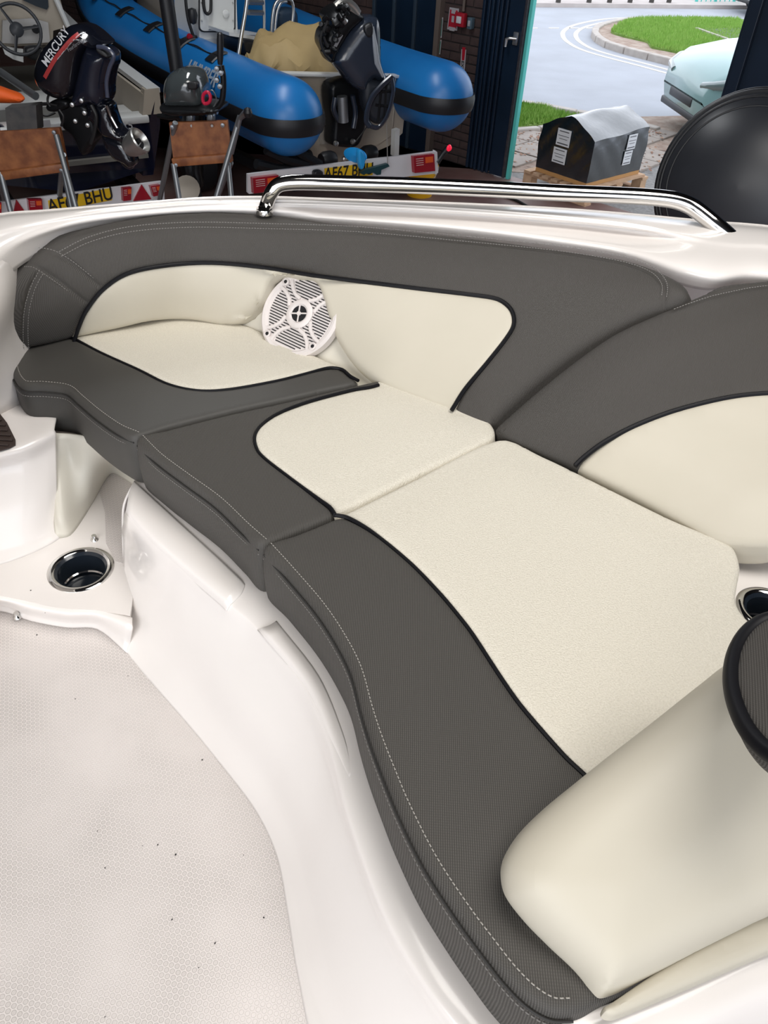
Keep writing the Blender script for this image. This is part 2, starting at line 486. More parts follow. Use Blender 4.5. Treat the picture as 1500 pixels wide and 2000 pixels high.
def flat(root, name, outline, drop, mt, holes=(), th=.01, world=False):
    """flat deck piece: outline in view coordinates at height drop, round holes (centre, radius in metres)"""
    O = [PD(p[0], p[1], drop) for p in outline]; pts = [(p.x, p.y) for p in O]; n = len(pts)
    edges = [(i, (i+1) % n) for i in range(n)]; hp = []
    for c, rr in holes:
        b = len(pts); ring = [(c[0]+rr*math.cos(a*math.pi/24), c[1]+rr*math.sin(a*math.pi/24)) for a in range(48)]
        pts += ring; edges += [(b+i, b+(i+1) % 48) for i in range(48)]
    vv, ee, ff, *_ = delaunay_2d_cdt([Vector(p) for p in pts], edges, [], 0, 1e-6)
    z = H-drop; P0 = [(p.x, p.y) for p in O]; f = []
    for t in ff:
        cx = sum(vv[i][0] for i in t)/len(t); cy = sum(vv[i][1] for i in t)/len(t)
        if inside(P0, cx, cy) and not any((cx-c[0])**2+(cy-c[1])**2 < rr*rr for c, rr in holes): f.append(tuple(t))
    v = [Vector((p[0], p[1], z)) for p in vv]
    bm = bmesh.new(); vs = [bm.verts.new(p) for p in v]
    for t in f:
        try: bm.faces.new([vs[i] for i in t])
        except Exception: pass
    bmesh.ops.recalc_face_normals(bm, faces=bm.faces)
    for fa in bm.faces:
        if fa.normal.z < 0: fa.normal_flip()
    g = bmesh.ops.extrude_face_region(bm, geom=list(bm.faces))
    for e in g['geom']:
        if isinstance(e, bmesh.types.BMVert): e.co.z -= th
    # extrude keeps the old faces on top
    bmesh.ops.recalc_face_normals(bm, faces=bm.faces)
    me = bpy.data.meshes.new(name); bm.to_mesh(me); bm.free()
    return link(name, me, mt, root, smooth=False)

# ---- floor and lower deck
fl = flat(boat, 'cockpit_floor', [(-700, 1150), (-150, 1195), (300, 1150), (420, 1300), (650, 1450), (760, 1700), (1300, 2300), (1300, 3200), (-1500, 3200), (-1500, 1500)], FLOOR, M_deck, th=.03)
fl['label'] = 'white non-slip floor with fine hexagonally packed dimples'
cupc = PD(158, 1112, DECK); CUPR = .052
dk = flat(boat, 'side_deck', [(-500, 1130), (-150, 1060), (0, 1020), (100, 960), (160, 880), (330, 900), (310, 1000), (270, 1080), (262, 1150), (254, 1203), (190, 1192), (130, 1189), (60, 1176), (0, 1163), (-150, 1160), (-500, 1200)], DECK, M_gel, holes=[((cupc.x, cupc.y), CUPR)], th=.008)
sheet(boat, 'deck_edge', [
    [(-500, 1199, DECK), (-150, 1159, DECK), (0, 1162, DECK), (60, 1175, DECK), (130, 1188, DECK), (190, 1191, DECK), (258, 1206, DECK)],
    [(-500, 1215, 1.045), (-150, 1172, 1.045), (0, 1172, 1.045), (60, 1187, 1.045), (130, 1200, 1.045), (190, 1202, 1.045), (257, 1228, 1.045)],
    [(-500, 1235, 1.085), (-150, 1184, 1.085), (0, 1183, 1.085), (60, 1202, 1.085), (130, 1215, 1.085), (190, 1218, 1.085), (252, 1256, 1.085)],
    [(-500, 1250, 1.098), (-150, 1196, 1.098), (0, 1194, 1.098), (60, 1213, 1.098), (130, 1226, 1.098), (190, 1229, 1.098), (248, 1276, 1.098)]], M_gel, th=.004)
ns = flat(boat, 'nonslip_patch', [(188, 940), (205, 915), (290, 930), (262, 960), (242, 1000), (240, 1100), (226, 1096), (207, 1060), (205, 1000)], DECK-.0015, M_deck, th=.0012)

# ---- seat base (moulded liner below the cushions)
rows = [
    [(330, 905, .8855), (380, 985, .8855), (470, 1065, .8855), (530, 1105, .8855), (590, 1170, .8855), (670, 1270, .8855), (720, 1390, .8855), (770, 1540, .8855), (850, 1720, .8855), (960, 1850, .8855), (1100, 1990, .8855), (1250, 2200, .8855)],
    [(262, 940, .8858), (350, 1020, .8858), (430, 1094, .8858), (486, 1150, .8858), (536, 1208, .8858), (622, 1318, .8858), (668, 1425, .8858), (706, 1575, .8858), (780, 1770, .8858), (880, 1925, .8858), (1000, 2070, .8858), (1170, 2250, .8858)],
    [(247, 998, .889), (306, 1058, .889), (376, 1120, .889), (450, 1180, .890), (500, 1222, .892), (592, 1336, .890), (642, 1440, .889), (682, 1590, .889), (756, 1790, .889), (850, 1945, .889), (968, 2085, .889), (1130, 2290, .889)],
    [(243, 1004, .897), (301, 1066, .897), (371, 1129, .897), (445, 1190, .898), (495, 1232, .899), (587, 1345, .897), (637, 1449, .896), (677, 1598, .896), (750, 1798, .896), (843, 1954, .896), (960, 2094, .896), (1120, 2300, .896)],
    [(241, 1020, .925), (294, 1086, .925), (362, 1152, .925), (434, 1216, .925), (486, 1266, .925), (576, 1378, .925), (626, 1475, .925), (668, 1618, .925), (738, 1812, .925), (828, 1970, .925), (945, 2114, .925), (1085, 2325, .925)],
    [(238, 1040, .985), (285, 1130, .985), (345, 1210, .985), (410, 1290, .985), (465, 1360, .985), (545, 1465, .985), (600, 1570, .985), (640, 1690, .985), (695, 1860, .985), (765, 2010, .985), (880, 2170, .985), (1020, 2370, .985)],
    [(240, 1095, 1.035), (268, 1195, 1.045), (325, 1278, 1.05), (392, 1358, 1.05), (448, 1432, 1.05), (525, 1535, 1.05), (575, 1640, 1.05), (610, 1760, 1.05), (645, 1900, 1.05), (705, 2050, 1.05), (830, 2220, 1.05), (960, 2420, 1.05)],
    [(241, 1135, 1.045), (258, 1235, 1.075), (312, 1318, 1.082), (380, 1400, 1.082), (440, 1478, 1.082), (510, 1572, 1.082), (554, 1665, 1.082), (586, 1790, 1.082), (612, 1920, 1.082), (670, 2080, 1.082), (790, 2250, 1.082), (910, 2450, 1.082)],
    [(236, 1200, 1.05), (242, 1268, 1.099), (300, 1338, 1.099), (368, 1416, 1.099), (430, 1492, 1.099), (498, 1582, 1.099), (540, 1672, 1.099), (562, 1790, 1.099), (580, 1900, 1.099), (625, 2080, 1.099), (750, 2270, 1.099), (870, 2480, 1.099)],
]
sb = sheet(boat, 'seat_base', rows, M_gel, 6, 5, th=.008)
flat(boat, 'seat_base_top', [(215, 700), (100, 650), (400, 600), (700, 720), (960, 800), (1500, 1050), (1800, 1400), (1500, 1900), (1150, 1960), (960, 1850), (850, 1720), (770, 1540), (720, 1390), (670, 1270), (590, 1170), (530, 1105), (470, 1065), (380, 985), (330, 905), (240, 850)], .886, M_gel, th=.006)
# raised moulded lip along the top of the seat base, ending in a step
sheet(boat, 'moulded_lip', [
    [(262, 939, .884), (350, 1019, .884), (430, 1092, .884), (470, 1130, .884), (480, 1142, .886)],
    [(256, 950  , .882), (340, 1030  , .882), (418, 1104  , .882), (460, 1146  , .882), (472, 1160, .886)],
    [(250, 975, .881), (322, 1044, .881), (396, 1112, .881), (448, 1160, .881), (460, 1174, .888)],
    [(246, 996, .886), (305, 1056, .886), (376, 1120, .886), (438, 1174, .886), (448, 1184, .890)],
    [(243, 1006, .900), (300, 1068, .900), (370, 1131, .900), (432, 1184, .900), (441, 1194, .900)]], M_gel, 6, 4, th=.004)
sheet(boat, 'moulded_lip', [
    [(540, 1212, .8855), (622, 1318, .8855), (668, 1425, .8857), (694, 1520, .886)],
    [(528, 1220, .8825), (610, 1327, .883), (657, 1433, .885), (688, 1524, .8862)],
    [(512, 1226, .884), (600, 1334, .885), (650, 1440, .886), (684, 1528, .8868)],
    [(502, 1230, .893), (592, 1340, .892), (643, 1444, .890), (681, 1531, .889)]], M_gel, 6, 4, th=.003)
# ---- corner post end of the seat base and dark recess under the corner cushion
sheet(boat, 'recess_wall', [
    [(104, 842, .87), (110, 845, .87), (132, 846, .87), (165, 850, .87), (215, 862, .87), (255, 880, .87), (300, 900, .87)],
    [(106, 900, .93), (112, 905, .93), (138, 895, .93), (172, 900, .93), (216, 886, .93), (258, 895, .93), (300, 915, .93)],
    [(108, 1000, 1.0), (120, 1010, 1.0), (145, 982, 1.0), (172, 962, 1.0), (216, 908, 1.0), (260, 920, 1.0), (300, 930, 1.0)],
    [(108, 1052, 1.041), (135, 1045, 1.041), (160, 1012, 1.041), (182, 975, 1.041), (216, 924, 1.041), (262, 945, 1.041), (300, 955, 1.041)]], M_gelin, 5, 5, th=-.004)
sheet(boat, 'corner_end', [
    [(262, 938, .892), (268, 930, .892), (290, 925, .892)],
    [(240, 985, .925), (252, 970, .925), (290, 960, .925)],
    [(238, 1040, .985), (250, 1020, .985), (290, 1000, .985)],
    [(240, 1100, 1.041), (250, 1070, 1.041), (290, 1040, 1.041)]], M_gel, 4, 5, th=-.004)

# ---- left moulded pod with the slatted mat
sheet(boat, 'side_pod', [
    [(-400, 800, .85), (-150, 770, .85), (-30, 760, .85), (20, 770, .85), (60, 800, .85), (110, 812, .85)],
    [(-400, 900, .85), (-150, 880, .85), (-20, 868, .85), (30, 862, .85), (75, 846, .85), (106, 838, .853)],
    [(-400, 930, .857), (-150, 915, .857), (-15, 893, .857), (40, 880, .857), (85, 860, .857), (110, 848, .86)],
    [(-400, 965, .89), (-150, 950, .89), (-15, 918, .89), (45, 906, .89), (88, 886, .89), (110, 874, .89)],
    [(-400, 1060, .96), (-150, 1030, .96), (-10, 1008, .96), (50, 992, .96), (92, 970, .96), (112, 954, .96)],
    [(-400, 1130, 1.02), (-150, 1100, 1.02), (-10, 1076, 1.02), (52, 1058, 1.02), (94, 1036, 1.02), (113, 1022, 1.02)],
    [(-400, 1165, 1.039), (-150, 1128, 1.039), (-10, 1105, 1.039), (54, 1084, 1.039), (100, 1062, 1.039), (118, 1050, 1.039)]], M_gel, 6, 5, th=.006)
matp = [(-140, 800), (-60, 785), (0, 808), (14, 826), (30, 858), (30, 868), (18, 874), (-40, 890), (-140, 905)]
mt_ = flat(boat, 'step_mat', matp, .8475, M_brown, th=.0024); mt_['label'] = 'dark brown slatted rubber step mat'
PM = [(p[0], p[1]) for p in matp]
for i in range(9):                                   # raised slats of the mat, clipped to its outline
    y = 800+i*9.6; seg = [x for x in range(-138, 32, 2) if inside(PM, x, y+(x*.05)-2) and inside(PM, x, y+(x*.05)+4)]
    if len(seg) > 4:
        a, b = PD(seg[0]+2, y+seg[0]*.05+1, .846), PD(seg[-1]-3, y+seg[-1]*.05+1, .846)
        d = (b-a).normalized(); MB().box((a+b)/2, ((b-a).length, .0045, .003), Matrix((d, Vector((0, 0, 1)).cross(d), Vector((0, 0, 1)))).transposed(), .0008).build('slat', M_brown, mt_, local=False)

# ---- gunwale / coaming ring
gx = [-420, -260, -120, 0, 90, 180, 290, 400, 520, 640, 800, 950, 1100, 1250, 1400, 1460, 1520, 1640, 1800]
def terp(tab, x):
    for (a, ya), (b, yb) in zip(tab, tab[1:]):
        if x <= b: return ya+(yb-ya)*(x-a)/(b-a)
    return tab[-1][1]
outer = [(-420, 760), (-260, 540), (-120, 452), (0, 419), (180, 404), (400, 387), (520, 385), (800, 394), (950, 400), (1100, 408), (1250, 420), (1400, 434), (1460, 438), (1520, 446), (1640, 490), (1800, 580)]
inner = [(-300, 960), (-180, 720), (-80, 580), (4, 508), (60, 474), (150, 445), (270, 428), (400, 419), (520, 421), (640, 427), (780, 437), (930, 451), (1080, 470), (1220, 492), (1330, 530), (1400, 545), (1470, 540), (1580, 560), (1700, 640)]
oy = [terp(outer, x) for x in gx]
rowO = [(x, y, .555) for x, y in zip(gx, oy)]
def mix(a, b, t, d): return (a[0]*(1-t)+b[0]*t, a[1]*(1-t)+b[1]*t, d)
inn = [(x, y, .575) for x, y in inner]
def skirt_row(row, dz, away):      # outboard side of the hull
    out = []
    for p in row:
        q = PD(*p); d = Vector((q.x, q.y, 0)).normalized(); q = q+d*away-Vector((0, 0, dz)); out.append(q)
    return out
step = lambda x, a, b: a if (x < 500) else b
L1 = [mix(o, i, .10, .546) for o, i in zip(rowO, inn)]
L2 = [mix(o, i, .34 if o[0] > 530 and o[0] < 1390 else .34, .548 if not (530 < o[0] < 1390) else .549) for o, i in zip(rowO, inn)]
L3 = [mix(o, i, .44, .552 if not (530 < o[0] < 1390) else .566) for o, i in zip(rowO, inn)]
L4 = [mix(o, i, .75, .560 if not (530 < o[0] < 1390) else .569) for o, i in zip(rowO, inn)]
def unp(q): 
    v = q-CAM; return q
sheet(boat, 'gunwale', [rowO, L1, L2, L3, L4, inn, [(p[0]+(750-p[0])*.03, p[1]+22, .61) for p in inn]], M_gel, 5, 4, th=.01)
# outboard side and inboard lining of the hull
mb = MB(); o1 = [PD(*p) for p in rowO]; o1 = [Vector(p) for p in cr_spline(o1, 4)]
rings = []
for dz, aw in ((0, 0), (.03, .025), (.30, .02), (.55, -.10), (.85, -.45)):
    rings.append([p+Vector((p.x, p.y-.6, 0)).normalized()*aw-Vector((0, 0, dz)) for p in o1])
mb.loft(rings, cap=False, closed=False)
hs = mb.build('hull_side', M_gel, boat, local=False); md = hs.modifiers.new('s', 'SOLIDIFY'); md.thickness = .006
md.offset = 0
sheet(boat, 'inner_side', [
    [(-300, 960, .572), (-180, 720, .572), (-80, 580, .572), (4, 508, .575), (60, 480, .60), (150, 452, .61), (270, 440, .61), (400, 430, .61)],
    [(-260, 1000, .62), (-150, 790, .62), (-60, 660, .62), (12, 590, .63), (60, 520, .65), (150, 500, .65), (270, 490, .65), (400, 480, .66)],
    [(-230, 1040, .72), (-130, 860, .72), (-40, 740, .72), (14, 670, .72), (60, 600, .72), (150, 560, .72), (270, 550, .72), (400, 540, .72)],
    [(-220, 1060, .852), (-120, 930, .852), (-30, 830, .852), (40, 790, .852), (80, 760, .86), (150, 720, .88), (270, 690, .88), (400, 670, .88)]], M_gel, 5, 5, th=.006)
# moulded panel behind the backrests, with the speaker in it
Sback = S_loft([((420, 640, .80), (420, 450, .60)), ((520, 672, .80), (520, 450, .60)), ((600, 712, .80), (620, 460, .60)), ((680, 745, .80), (740, 470, .60)), ((780, 790, .80), (860, 480, .60))])
pb = []
for i in range(23):
    for j in range(17):
        x = 430+i*14; y = 500+j*16+(x-430)*.25
        a, n = Sback(x, y); pb.append(a-n*.012)
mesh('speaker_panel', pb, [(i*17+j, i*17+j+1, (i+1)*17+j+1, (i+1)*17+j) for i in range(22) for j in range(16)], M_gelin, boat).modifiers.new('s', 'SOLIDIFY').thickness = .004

# ---- speaker: elliptical grille facing the seat
sc, sn = Sback(590, 617)
sn = (sn+Vector((0, 0, .12))).normalized()
sa, _ = Sback(586, 530); sb_, _ = Sback(586, 700)
spk = bpy.data.objects.new('speaker', None); COL.objects.link(spk); spk.parent = boat; spk.matrix_parent_inverse = MW(boat).inverted()
up = Vector((0, 0, 1)); up = (up-sn*up.dot(sn)).normalized(); rt = up.cross(sn)
Ms = Matrix((rt, up, sn)).transposed().to_4x4(); Ms = Ms @ Matrix.Rotation(R(-4), 4, 'Z'); Ms.translation = sc+sn*.006
spk.matrix_basis = Ms
spk['label'] = 'round white speaker with slotted grille and four curved arms'
RS = .092
MB().lathe([(0, -.012), (RS+.001, -.012), (RS+.001, .004), (RS-.004, .009), (RS-.010, .008), (RS-.014, .003), (0, .003)], seg=56).build('rim', M_spk, spk)
# grille slots (dark openings), ribs between them and four arms
mbs = MB(); nsl = 0
armdir = [R(45+8), R(135+8), R(225+8), R(315+8)]
def near_arm(x, y):
    rr = math.hypot(x, y)
    for a in armdir:
        da = x*math.cos(a)+y*math.sin(a); dp = abs(-x*math.sin(a)+y*math.cos(a))
        w = .0095+.012*max(0, (rr-.055)/.03)**2+.010*max(0, (.045-rr)/.02)
        if da > 0 and abs(dp-w*.85) < .0042 and rr > .03: return True
    return rr < .030
slotT = MB()
for i in range(-13, 14):
    y = i*.0058; run = None; x = -RS
    while x <= RS:
        ok = math.hypot(x, y) < RS-.017 and not near_arm(x, y)
        if ok and run is None: run = x
        if (not ok) and run is not None:
            if x-run > .0045: mbs.box(((run+x)/2, y, .0034), (x-run-.0012, .0021, .0012), Matrix.Rotation(0, 3, 'Z'))
            run = None
        x += .0012
o = mbs.build('grille_slots', M_black, spk, smooth=False); o['kind'] = 'stuff'; o['label'] = 'dark narrow slots of the grille'
for a in armdir:
    mb = MB()
    for sgn in (-1, 1):
        P = []; rs = []
        for k in range(13):
            rr = .030+(RS-.012-.030)*k/12; w = .0095+.012*max(0, (rr-.055)/.03)**2+.010*max(0, (.045-rr)/.02)
            ww = sgn*w*.85; P.append(Vector((rr*math.cos(a)-ww*math.sin(a), rr*math.sin(a)+ww*math.cos(a), .0045))); rs.append(.0042)
        mb.tube(P, rs, 8, flat=.8, up=(0, 0, 1))
    mb.build('arm', M_spk, spk)
    h_ = MB(); q = Vector((math.cos(a)*(RS-.010), math.sin(a)*(RS-.010), .0))
    h_.lathe([(0, .0), (.0085, 0), (.0085, .0095), (.006, .0105), (.0052, .0085), (0, .0085)], q, seg=18); h_.build('screw_boss', M_spk, spk)
    MB().lathe([(0, .0), (.0038, 0), (.0038, .0092), (0, .0094)], q, seg=12).build('screw', M_black, spk)
MB().lathe([(0, 0), (.031, 0), (.031, .0065), (.026, .0098), (.021, .0098), (.018, .007), (0, .006)], seg=36).build('hub', M_spk, spk)
MB().lathe([(0, .0062), (.0175, .0066), (.0175, .0072), (0, .0074)], seg=28).build('tweeter_opening', M_black, spk)
mb = MB()
for a in range(4):
    an = R(20+90*a); mb.tube([(0, 0, .009), (math.cos(an)*.0185, math.sin(an)*.0185, .009)], .0017, 6)
mb.lathe([(0, .0115), (.004, .011), (.005, .008), (0, .007)], seg=14); mb.build('tweeter_cross', M_spk, spk)

# ---- cup holders
def cup(name, c, r, depth, label):
    e = bpy.data.objects.new(name, None); COL.objects.link(e); e.parent = boat; e.matrix_parent_inverse = MW(boat).inverted(); e.location = c
    e['label'] = label
    MB().lathe([(r-.006, -.004), (r-.007, .001), (r-.003, .0036), (r+.002, .0034), (r+.0055, .001), (r+.006, -.001), (r+.001, -.002), (r-.006, -.004)], seg=56).build('rim', M_steel, e)
    MB().lathe([(r-.006, .001), (r-.012, -.004), (r-.013, -depth), (r-.018, -depth-.003), (0, -depth-.003)], seg=48).build('well', mat('dark_cup_plastic', (.013, .018, .026), .18, spec=.6), e)
    MB().lathe([(r-.016, -depth+.010), (r-.0135, -depth+.012), (r-.0135, -depth+.008), (r-.016, -depth+.010)], seg=48).build('inner_ring', M_steel, e)
cup('cup_holder', cupc, CUPR+.003, .055, 'cup holder with steel rim set in the low white deck by the seat base')
RDR = .83
c2 = PD(1502, 1192, RDR)
flat(boat, 'rear_ledge', [(1395, 1040), (1440, 1035), (1560, 1040), (1900, 1100), (1900, 1700), (1500, 1700), (1300, 1500), (1300, 1200)], RDR, M_gel, holes=[((c2.x, c2.y), .040)], th=.006)
cup('cup_holder', c2, .043, .05, 'cup holder half hidden behind the near backrest')

# ---- snap fasteners on the deck
for (x, y, d) in ((185, 1054, DECK), (34, 1205, 1.096)):
    p = PD(x, y, d); MB().lathe([(0, .011), (.0045, .011), (.0055, .008), (.0035, .005), (.0075, .001), (.0080, -.0005), (0, -.0005)], p, seg=20).build('snap_stud', M_steel, boat, local=False)
# specks of grit on the floor
mb = MB()
for (x, y) in ((147, 1365), (395, 1484), (308, 1650), (476, 1670), (278, 1652), (190, 1623), (205, 1695), (388, 1890), (515, 1792), (336, 1796), (523, 1614), (343, 1669), (250, 1320), (300, 1318), (205, 1986), (72, 1240), (60, 1153), (88, 1197), (420, 1842)):
    p = PD(x, y, FLOOR-.0008) if y > 1235 else PD(x, y, DECK-.0006); rr = random.uniform(.0007, .0017)
    mb.box(p, (rr*1.5, rr, rr), Matrix.Rotation(random.random()*3, 3, 'Z'))
tag(mb.build('grit', M_black, None, smooth=False, local=False), 'scattered black specks of grit on the white boat floor', 'grit', kind='stuff')

# ---- grab rail
rail = [(517, 409, .556), (522, 396, .545), (531, 375, .520), (543, 362, .507), (562, 357, .502), (600, 356, .50), (700, 359, .50), (820, 363, .50), (950, 369, .50), (1080, 376, .50), (1200, 381, .50), (1270, 385, .50), (1318, 391, .503), (1350, 403, .512), (1378, 423, .527), (1405, 446, .545), (1432, 470, .566)]
RP = cr_spline([PD(*p) for p in rail], 6)
rl = MB().tube(RP, [.0140+.0032*min(1, i/len(RP)*1.2) for i in range(len(RP))], 20).build('grab_rail', M_steel, boat, local=False)
rl['label'] = 'polished stainless steel grab rail along the gunwale'
for q in (rail[0], rail[-1]):
    p = PD(q[0], q[1], q[2]); MB().lathe([(0, .002), (.0175, .002), (.0185, -.002), (.0185, -.008), (0, -.008)], p, seg=28).build('rail_foot', M_steel, boat, local=False)

# ================================================================ cushions
def seat(name, label, outline, cream, seams, front, S=S_plane(SEAT), group=None, r=.011, gm=None):
    root = thing(name, label, 'cushion', PD(*front[len(front)//2], SEAT+.10))
    oc = cr_spline(outline, 5, True)
    pad(root, S, oc, [('cream_panel', M_creamt, cream), ('charcoal_panel', gm or M_gray, None)], seams, r=r, th=.104, crown=.004)
    for s in seams: piping(root, S, s, lift=.0005)
    fr = cr_spline(front, 6)
    # two rows of stitching either side of the top edge seam
    P = [S(p[0], p[1]) for p in resample(fr, 5)]
    top, side = [], []
    for i, (p, n) in enumerate(P):
        a = P[max(0, i-1)][0]; b = P[min(len(P)-1, i+1)][0]; t = (b-a).normalized(); o = t.cross(Vector((0, 0, 1)))
        o = Vector((o.x, o.y, 0)).normalized()
        c = Vector((PCX, PCY, 0))-Vector((p.x, p.y, 0))
        if o.dot(c) > 0: o = -o
        top.append((p-o*.0115+Vector((0, 0, .0008)), n)); side.append((p+o*.0036-Vector((0, 0, .023)), (o+n*.2).normalized()))
    stitches(root, top); stitches(root, side, mt=M_thread2)
    MB().tube([q[0]-q[1]*.001+Vector((0, 0, .0085)) for q in side], .0015, 6).build('edge_seam', M_seam, root, local=False)
    return root
PCX, PCY = -.25, 1.6      # middle of the bench, to tell inner from outer edge

p1 = cr_spline([(138, 660), (150, 665), (195, 689), (270, 723), (330, 752), (390, 764), (450, 761), (540, 745), (600, 730), (642, 719), (668, 722), (684, 735), (700, 744)], 6)
seat('corner_seat_cushion', 'charcoal and cream seat cushion in the far corner below the round speaker',
     [(24, 690), (19, 708), (26, 732), (43, 750), (83, 752), (127, 758), (150, 777), (187, 808), (228, 836), (263, 851), (330, 832), (450, 802), (560, 778), (640, 760), (700, 746), (690, 728), (662, 712), (560, 668), (470, 630), (350, 612), (150, 640), (60, 670)],
     [*p1, (720, 740), (720, 560), (138, 560)], [p1], [(19, 700), (26, 732), (43, 750), (83, 752), (127, 758), (150, 777), (187, 808), (228, 836), (261, 850)], gm=M_grayp)
p2 = cr_spline([(740, 752), (722, 757), (690, 762), (600, 786), (540, 810), (506, 836), (497, 860), (508, 888), (560, 930), (620, 974), (645, 992), (656, 1008)], 6)
seat('middle_seat_cushion', 'charcoal and cream seat cushion in the middle, with the rounded cream inset',
     [(266, 854), (304, 892), (360, 934), (420, 978), (472, 1028), (509, 1061), (580, 1036), (655, 1005), (800, 934), (962, 856), (968, 838), (950, 815), (885, 790), (760, 742), (705, 748), (560, 782), (450, 806), (330, 836)],
     [*p2, (800, 1000), (1050, 850), (950, 700), (740, 700)], [p2], [(268, 856), (304, 892), (360, 934), (420, 978), (472, 1028), (507, 1059)])
p3 = cr_spline([(652, 1006), (680, 1012), (724, 1038), (800, 1100), (860, 1162), (900, 1210), (924, 1242), (980, 1328), (1020, 1384), (1100, 1476), (1138, 1512), (1200, 1570), (1330, 1660), (1420, 1740)], 6)
seat('long_seat_cushion', 'longest charcoal and cream seat cushion, running to the lower right foreground',
     [(515, 1066), (560, 1116), (616, 1182), (656, 1242), (688, 1306), (708, 1380), (726, 1438), (750, 1502), (782, 1580), (835, 1686), (900, 1786), (945, 1847), (990, 1905), (1035, 1950), (1080, 1976), (1130, 1975), (1168, 1955), (1260, 1900), (1420, 1750), (1480, 1500), (1490, 1300), (1472, 1222), (1450, 1192), (1440, 1168), (1444, 1135), (1448, 1100), (1430, 1062), (1310, 1010), (1180, 946), (1060, 888), (972, 856), (800, 938), (655, 1009), (580, 1040)],
     [*p3, (1600, 1700), (1600, 1000), (960, 800), (652, 990)], [p3],
     [(517, 1068), (560, 1116), (616, 1182), (656, 1242), (688, 1306), (708, 1380), (726, 1438), (750, 1502), (782, 1580), (835, 1686), (900, 1786), (945, 1847), (990, 1905), (1035, 1950), (1080, 1976), (1125, 1978)])

# ================================================================ backrests
SA = S_loft([((-40, 712, .78), (-30, 660, .69)), ((0, 700, .78), (-2, 610, .67)), ((35, 688, .78), (25, 560, .635)), ((90, 677, .78), (70, 500, .60)), ((150, 663, .78), (150, 455, .57)),
             ((260, 645, .78), (280, 432, .56)), ((350, 630, .78), (400, 422, .56)), ((470, 645, .78), (560, 425, .56)), ((640, 705, .78), (700, 433, .56)),
             ((740, 750, .78), (850, 445, .56)), ((885, 803, .78), (1050, 465, .56)), ((960, 832, .78), (1250, 505, .56)), ((1050, 870, .78), (1360, 550, .56)), ((1150, 915, .78), (1470, 590, .56))], bulge=.012)
oA = cr_spline([(12, 640), (20, 672), (36, 686), (80, 679), (150, 663), (230, 646), (300, 631), (370, 628), (430, 637), (462, 634), (490, 614), (512, 584), (526, 552), (545, 537), (580, 540), (612, 546), (628, 580), (640, 625), (656, 668), (690, 715), (740, 750), (810, 778), (880, 803), (925, 825), (957, 829), (985, 803), (1060, 736), (1150, 668), (1250, 612), (1325, 585), (1347, 568), (1338, 546), (1300, 524), (1250, 505), (1200, 493), (1000, 465), (850, 448), (700, 435), (550, 427), (400, 425), (250, 440), (180, 454), (120, 470), (80, 493), (48, 525), (24, 570), (12, 610)], 4, True)
pA = cr_spline([(141, 668), (150, 640), (165, 606), (200, 562), (250, 531), (330, 515), (420, 512), (520, 523), (620, 541), (800, 566), (920, 581), (972, 590), (998, 610), (1004, 638), (990, 665), (950, 716), (910, 764), (884, 806)], 6)
bA = thing('corner_back_cushion', 'curved charcoal and cream backrest wrapping the far corner around the round speaker', 'back cushion', PD(600, 700, .78))
s1 = cr_spline([(36, 513), (62, 516), (100, 538), (135, 563), (167, 587)], 5); s2 = cr_spline([(66, 486), (100, 492), (130, 508), (160, 530), (192, 556)], 5)
s3 = cr_spline([(113, 497), (170, 468), (250, 447), (360, 438), (500, 441), (700, 451), (900, 470), (1100, 491), (1220, 512), (1275, 533), (1298, 560), (1296, 592)], 6)
s4 = cr_spline([(50, 684), (46, 640), (48, 600), (60, 560), (80, 527)], 5)
s5 = cr_spline([(522, 548), (500, 575), (480, 606), (452, 637)], 5)
creamA = [*pA, (884, 900), (141, 900)]
def radA(x, y):
    if y > 620 and 430 < x < 960: return .018
    if 500 < x < 660 and y > 535: return .014
    if y > 600 and x < 440: return .014
    return .028
pad(bA, SA, oA, [('cream_panel', M_cream, [*creamA][:0] or [p for p in creamA if True] if False else None)] if False else
    [('left_cream_panel', M_cream, [*pA[:45], (570, 900), (141, 900)]), ('right_cream_panel', M_cream, [*pA[44:], (884, 900), (570, 900)]), ('charcoal_bolster', M_grayb, None)],
    [pA, s1, s2, s3, s4], r=.028, th=.05, crown=.010, rad=radA, groove=.0035)
piping(bA, SA, pA, r=.0042, lift=.009)
for s, off in ((s3, 5), (s4, 5), (s1, 5), (s2, -5)):
    for o_ in ((off, -off) if (s is s3 or s is s4) else (off,)):
        q = np.array([(p[0], p[1]) for p in resample(s, 6)]); t = np.gradient(q, axis=0); t /= np.linalg.norm(t, axis=1)[:, None]
        q = q+np.stack([-t[:, 1], t[:, 0]], 1)*o_
        stitches(bA, surf_path(SA, q[1:-1], 5, .0075), mt=mat('grey_thread', (.22, .21, .20), .7))

SB = S_loft([((760, 745, .785), (1130, 570, .63)), ((860, 790, .78), (1230, 568, .605)), ((962, 838, .775), (1322, 566, .58)), ((1040, 872, .775), (1396, 558, .567)), ((1128, 912, .775), (1470, 544, .56)), ((1280, 985, .775), (1560, 540, .56)),
             ((1420, 1062, .775), (1660, 545, .56)), ((1560, 1150, .775), (1780, 590, .56)), ((1700, 1260, .775), (1900, 680, .56))], bulge=.016)
oB = cr_spline([(963, 832), (972, 846), (1050, 880), (1128, 912), (1230, 961), (1340, 1021), (1390, 1050), (1430, 1062), (1500, 1064), (1590, 1040), (1680, 980), (1760, 850), (1760, 700), (1680, 570), (1560, 538), (1500, 540), (1430, 550), (1368, 570), (1325, 588), (1290, 602), (1200, 643), (1130, 690), (1060, 745), (1000, 797)], 4, True)
pB = cr_spline([(1124, 916), (1140, 900), (1180, 870), (1240, 838), (1320, 808), (1420, 784), (1500, 776), (1620, 776), (1780, 800)], 6)
